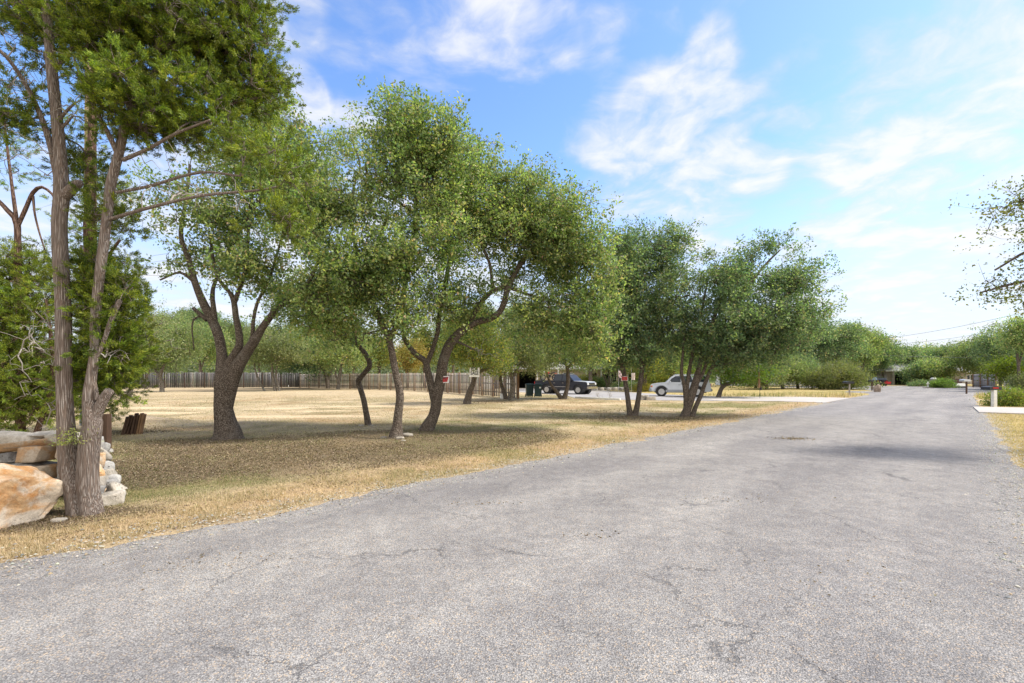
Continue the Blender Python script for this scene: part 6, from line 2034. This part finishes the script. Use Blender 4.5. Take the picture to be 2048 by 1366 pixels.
# utility trailer
t_ = empty('utility_trailer', ((1893 - CX) / F * 68, 68.5, 0), 'dark brown slatted utility trailer with its tongue down right of the hedge', 'trailer')
MB().box((1.35, 0, .92), (2.7, .06, .70)).box((1.35, 1.3, .92), (2.7, .06, .70)).box((0, .65, .92), (.06, 1.3, .70)).box((2.7, .65, .92), (.06, 1.3, .70)).box((1.35, .65, .55), (2.7, 1.3, .06)).build('bed', plain('rusty_brown', (.10, .055, .045), .8), t_)
MB().bar((2.7, .65, .52), (3.9, .65, .30), .04).bar((2.7, .2, .52), (3.6, .65, .32), .03).build('tongue', M['rim'], t_)
for s in (-.08, 1.38):
    w_ = MB().torus((1.3, s, .30), .24, .06, 'y', 22, 6).build('wheel', M['tyre'], t_)
    MB().cyl((1.3, s, .30), .16, .08, 'y', 16).build('rim', M['rim'], w_)
t_ = empty('boat_cover', ((1925 - CX) / F * 66, 66.5, 0), 'low white covered box beside the brown trailer', 'box')
MB().box((0, 0, .42), (1.4, .7, .42), taper=(.9, .8)).build('cover', M['white_paint'], t_, bevel=.06)
MB().box((0, 0, .12), (1.2, .6, .22)).build('stand', M['black'], t_)
# red thing by the black car
t_ = empty('red_wheelbarrow', ((1766 - CX) / F * 80, 79, 0), 'red wheelbarrow tipped up beside the black hatchback', 'wheelbarrow')
MB().box((0, 0, .55), (.62, .5, .34), taper=(1.25, 1.2)).build('tray', gloss('red_tray', (.55, .03, .04), .4), t_, bevel=.03)
MB().bar((-.25, -.2, .1), (-.2, -.2, .45), .025).bar((.25, -.2, .1), (.2, -.2, .45), .025).build('leg', gloss('red_frame', (.5, .04, .05), .4), t_)
MB().torus((0, .42, .2), .15, .04, 'x', 18, 6).build('wheel', M['tyre'], t_)

# white kerb blocks beside the driveway
ka, kb = G(1152, 796.5), G(1240, 800.5)
t_ = empty('kerb', (ka[0], ka[1], 0), 'thin white-painted kerb curving along the near side of the driveway', 'kerb')
pts = [np.array([0, 0]), np.array([(kb - ka)[0] * .5, (kb - ka)[1] * .5 - .15]), (kb - ka)[:2]]
for a_, b_ in zip(pts[:-1], pts[1:]):
    m_ = (a_ + b_) / 2; d_ = b_ - a_
    MB().box((m_[0], m_[1], .06), (np.linalg.norm(d_) + .05, .16, .14), rz=math.atan2(d_[1], d_[0])).build('kerb_length', M['post_white'], t_, bevel=.015)
for i, (px, py, w, h, lab) in enumerate([(1290, 800, .50, .34, 'taller white limestone block at the driveway edge'), (1303, 800.5, .62, .24, 'long low white limestone block right beside the taller one')]):
    g = G(px, py)
    o = rocky('stone_block', (g[0], g[1] + .2, h * .48), (w, .4, h), M['lime'], seed=80 + i, sub=3, box=.85, amp=.05)
    tag(o, lab, 'stone block', 'white blocks at the driveway edge')
# ring of stones and garden flags behind the drive
fr = empty('stone_planter', ((1205 - CX) / F * 55, 54.5, 0), 'ring of rough stones edging the bed behind the driveway', 'planter')
for i in range(22):
    a = i / 22 * 2 * math.pi
    rocky('stone', (math.cos(a) * 2.6, math.sin(a) * 1.2, .16), (.62, .42, .42), M['lime_grey' if i % 2 else 'lime'], fr, seed=90 + i, sub=2, box=.5, rot=(0, 0, a))
for i, (px, Y, z, lab, cc) in enumerate([(1237, 47, 1.55, 'faded red and white striped garden flag on a pole left of the V-shaped oak', (.62, .30, .28)), (1263, 48, 1.35, 'small orange and white garden flag seen between the V-shaped oak trunks', (.40, .25, .16))]):
    t_ = empty('garden_flag', ((px - CX) / F * Y, Y, 0), lab, 'flag', 'garden flags by the driveway')
    MB().cyl((0, 0, 1.15), .014, 2.3, 'z', 8).build('pole', M['rim'], t_)
    v = []
    f_ = MB()
    for k in range(6):
        a0, a1 = k / 6, (k + 1) / 6
        f_.quad([(.02 + .34 * a0, .04 * math.sin(a0 * 7), z + .62), (.02 + .34 * a1, .04 * math.sin(a1 * 7), z + .60), (.02 + .34 * a1, .05 * math.sin(a1 * 7), z - .10), (.02 + .34 * a0, .05 * math.sin(a0 * 7), z - .08)], .004)
    m_, tt, bb = new_mat('flag_cloth')
    co_ = tt.node('ShaderNodeTexCoord').outputs['Object']
    wv_ = tt.node('ShaderNodeTexWave', bands_direction='X', inp={'Vector': co_, 'Scale': 4.0})
    tt.l.new(tt.mix(tt.remap(wv_.outputs[1], .4, .6), cc, (.75, .70, .66)), bb.inputs['Base Color'])
    f_.build('cloth', m_, t_)

# ------------------------------------------------------------------ utility pole and wires
t_ = empty('utility_pole', (W(181, 600, 14.5)[0], 14.5, 0), 'tall grey-brown utility pole rising through the junipers, cut by the top of the photo', 'utility pole')
V_, Q_ = tubes([(np.array([[0, 0, -.1], [0, 0, 4], [0, 0, 8], [0, 0, 13.5]]), np.array([.17, .16, .145, .12]))], 16, 0.03, 5)
link('pole', mesh_tubes('pole', [(V_, Q_)], wood_mat('pole_wood', (.30, .21, .12), (.44, .33, .21)), (0, 0, 0)), t_)
MB().box((0, 0, 12.6), (2.4, .1, .12)).build('crossarm', M['brown_wood'], t_)
MB().bar((-.24, -.05, .1), (-.24, -.05, 5.6), .04).build('conduit', gloss('grey_conduit', (.30, .32, .34), .5), t_)
M['wire'] = gloss('grey_wire', (.16, .17, .18), .6)


def wire(lab, a, b, sag, r=.022):
    a, b = np.array(a), np.array(b)
    t = np.linspace(0, 1, 30)[:, None]
    p = a + (b - a) * t; p[:, 2] -= (4 * t[:, 0] * (1 - t[:, 0])) * sag
    o = link('power_line', mesh_tubes('power_line', [tubes([(p, np.full(30, r))], 5)], M['wire'], a), None, tuple(a))
    tag(o, lab, 'power line', 'power lines over the junction')


wire('uppermost overhead wire, rising to the upper right over the far trees', W(1690, 684, 90), W(2160, 596, 56), .9)
wire('second overhead wire just below the uppermost one', W(1760, 690, 92), W(2160, 628, 60), .7)
wire('lowest overhead wire crossing in front of the far tree crowns', W(1720, 708, 88), W(2160, 716, 70), .3)

# ------------------------------------------------------------------ low plants
def bush(name, lab, px, Y, w, h, d, palette, seed, n=90, leaf=(.06, .03), per=14, group=None, base=0.0, cat='bush', stems=4):
    rng = np.random.RandomState(seed)
    x = (px - CX) / F * Y
    root = empty(name, (x, Y, 0), lab, cat, group)
    att = sample_blobs([((0, 0, h * .5), (w / 2, d / 2, h * .5), 1.0), ((w * .2, 0, h * .45), (w * .35, d * .4, h * .45), .6), ((-w * .25, 0, h * .4), (w * .3, d * .4, h * .4), .6)], n, rng, .45)
    att[:, 2] = np.abs(att[:, 2])
    nodes = np.array([[rng.uniform(-w, w) * .15, rng.uniform(-d, d) * .15, z] for z in np.linspace(0, h * .15, 4) for _ in range(stems)])
    br = grow(nodes, np.full(len(nodes), .01), att, rng, tip=.003, seg=.2)
    tips = np.array([c[0][-1] for c in br])
    V, Fc, col, tw = leaves(tips, None, rng, per, leaf[0] * 1.6, leaf, palette, [4, 3, 2, 1, 1][:len(palette)], 5, max(.08, w / 12))
    k = V[:, 2] < .0
    V[k, 2] *= -1
    link('foliage', mesh_np('foliage', V, Fc, M['leaf'], col), root)
    link('stems', mesh_tubes('stems', [tubes(br, 4, 0, 0, caps=False)], M['oak_bark'], (0, 0, 0)), root)


BR = [(.16, .21, .045), (.21, .26, .06), (.11, .15, .035), (.26, .27, .08), (.30, .24, .10)]
bush('roadside_bush', 'low spreading green bush around the white mailbox post on the right', 2022, 25.8, 2.3, .78, 1.0, BR, 1, 170, (.07, .035), 16)
bush('hedge_mound', 'rounded bright green mound right of the stone pillar', 1884, 66, 2.7, .95, 1.6, [(.12, .20, .05), (.16, .24, .06), (.09, .15, .04), (.2, .26, .08)], 2, 120, (.13, .08), 14)
bush('porch_shrub', 'dark low shrub under the eaves of the stone house', 1838, 76, 2.4, .6, 1.0, DARKOAK, 3, 90, (.14, .08), 12)
bush('clipped_shrub', 'dark rounded shrub behind the slim multi-stemmed tree', 1196, 60, 2.2, 1.5, 1.5, DARKOAK, 4, 110, (.12, .07), 14, 'shrubs by the brick house')
bush('clipped_shrub', 'yellow-green shrub over the nose of the pickup', 1170, 58, 2.0, 1.7, 1.5, YEL, 5, 110, (.12, .07), 14, 'shrubs by the brick house')
bush('clipped_shrub', 'low dark shrub between the garden flags', 1252, 56, 3.2, .8, 1.6, DARKOAK, 6, 110, (.12, .07), 14, 'shrubs by the brick house')
bush('clipped_shrub', 'broad yellow-green shrub behind the nose of the white car', 1322, 56, 4.0, 2.3, 2.0, YEL, 7, 200, (.13, .08), 16, 'shrubs by the brick house')
bush('clipped_shrub', 'dark green shrub rising over the roof of the white car', 1372, 60, 5.0, 3.0, 2.2, OAK, 8, 220, (.14, .09), 16, 'shrubs by the brick house')
bush('bedding_shrub', 'dry golden plant clump right of the ring of stones', 1286, 50, 2.0, .7, 1.0, [(.40, .32, .08), (.30, .30, .07), (.22, .24, .06), (.45, .33, .10)], 9, 80, (.10, .05), 12)
bush('edge_bush', 'grey-green shrub at the right edge in front of the light open fence', 2044, 50, 2.2, 1.9, 1.5, GREY, 10, 120, (.11, .06), 14)
bush('mistletoe_sprig', 'small pale green sprig sprouting between the juniper trunks', 150, 5.42, .10, .12, .08, [(.32, .36, .12), (.24, .30, .08), (.40, .42, .18)], 30, 14, (.022, .010), 6, cat='sprig', stems=1)
bpy.data.objects['mistletoe_sprig'].location.z = W(150, 888, 5.42)[2]
for i, (px, Y, h, lab) in enumerate([(1218, 33.2, .75, 'right one of two bare brown saplings by the white kerb'), (1196, 33.8, .6, 'left one of two bare brown saplings by the white kerb')]):
    bush('bare_sapling', lab, px, Y, .35, h, .3, [(.20, .14, .10), (.26, .19, .13)], 40 + i, 14, (.04, .012), 3, 'bare saplings by the kerb', cat='sapling', stems=1)
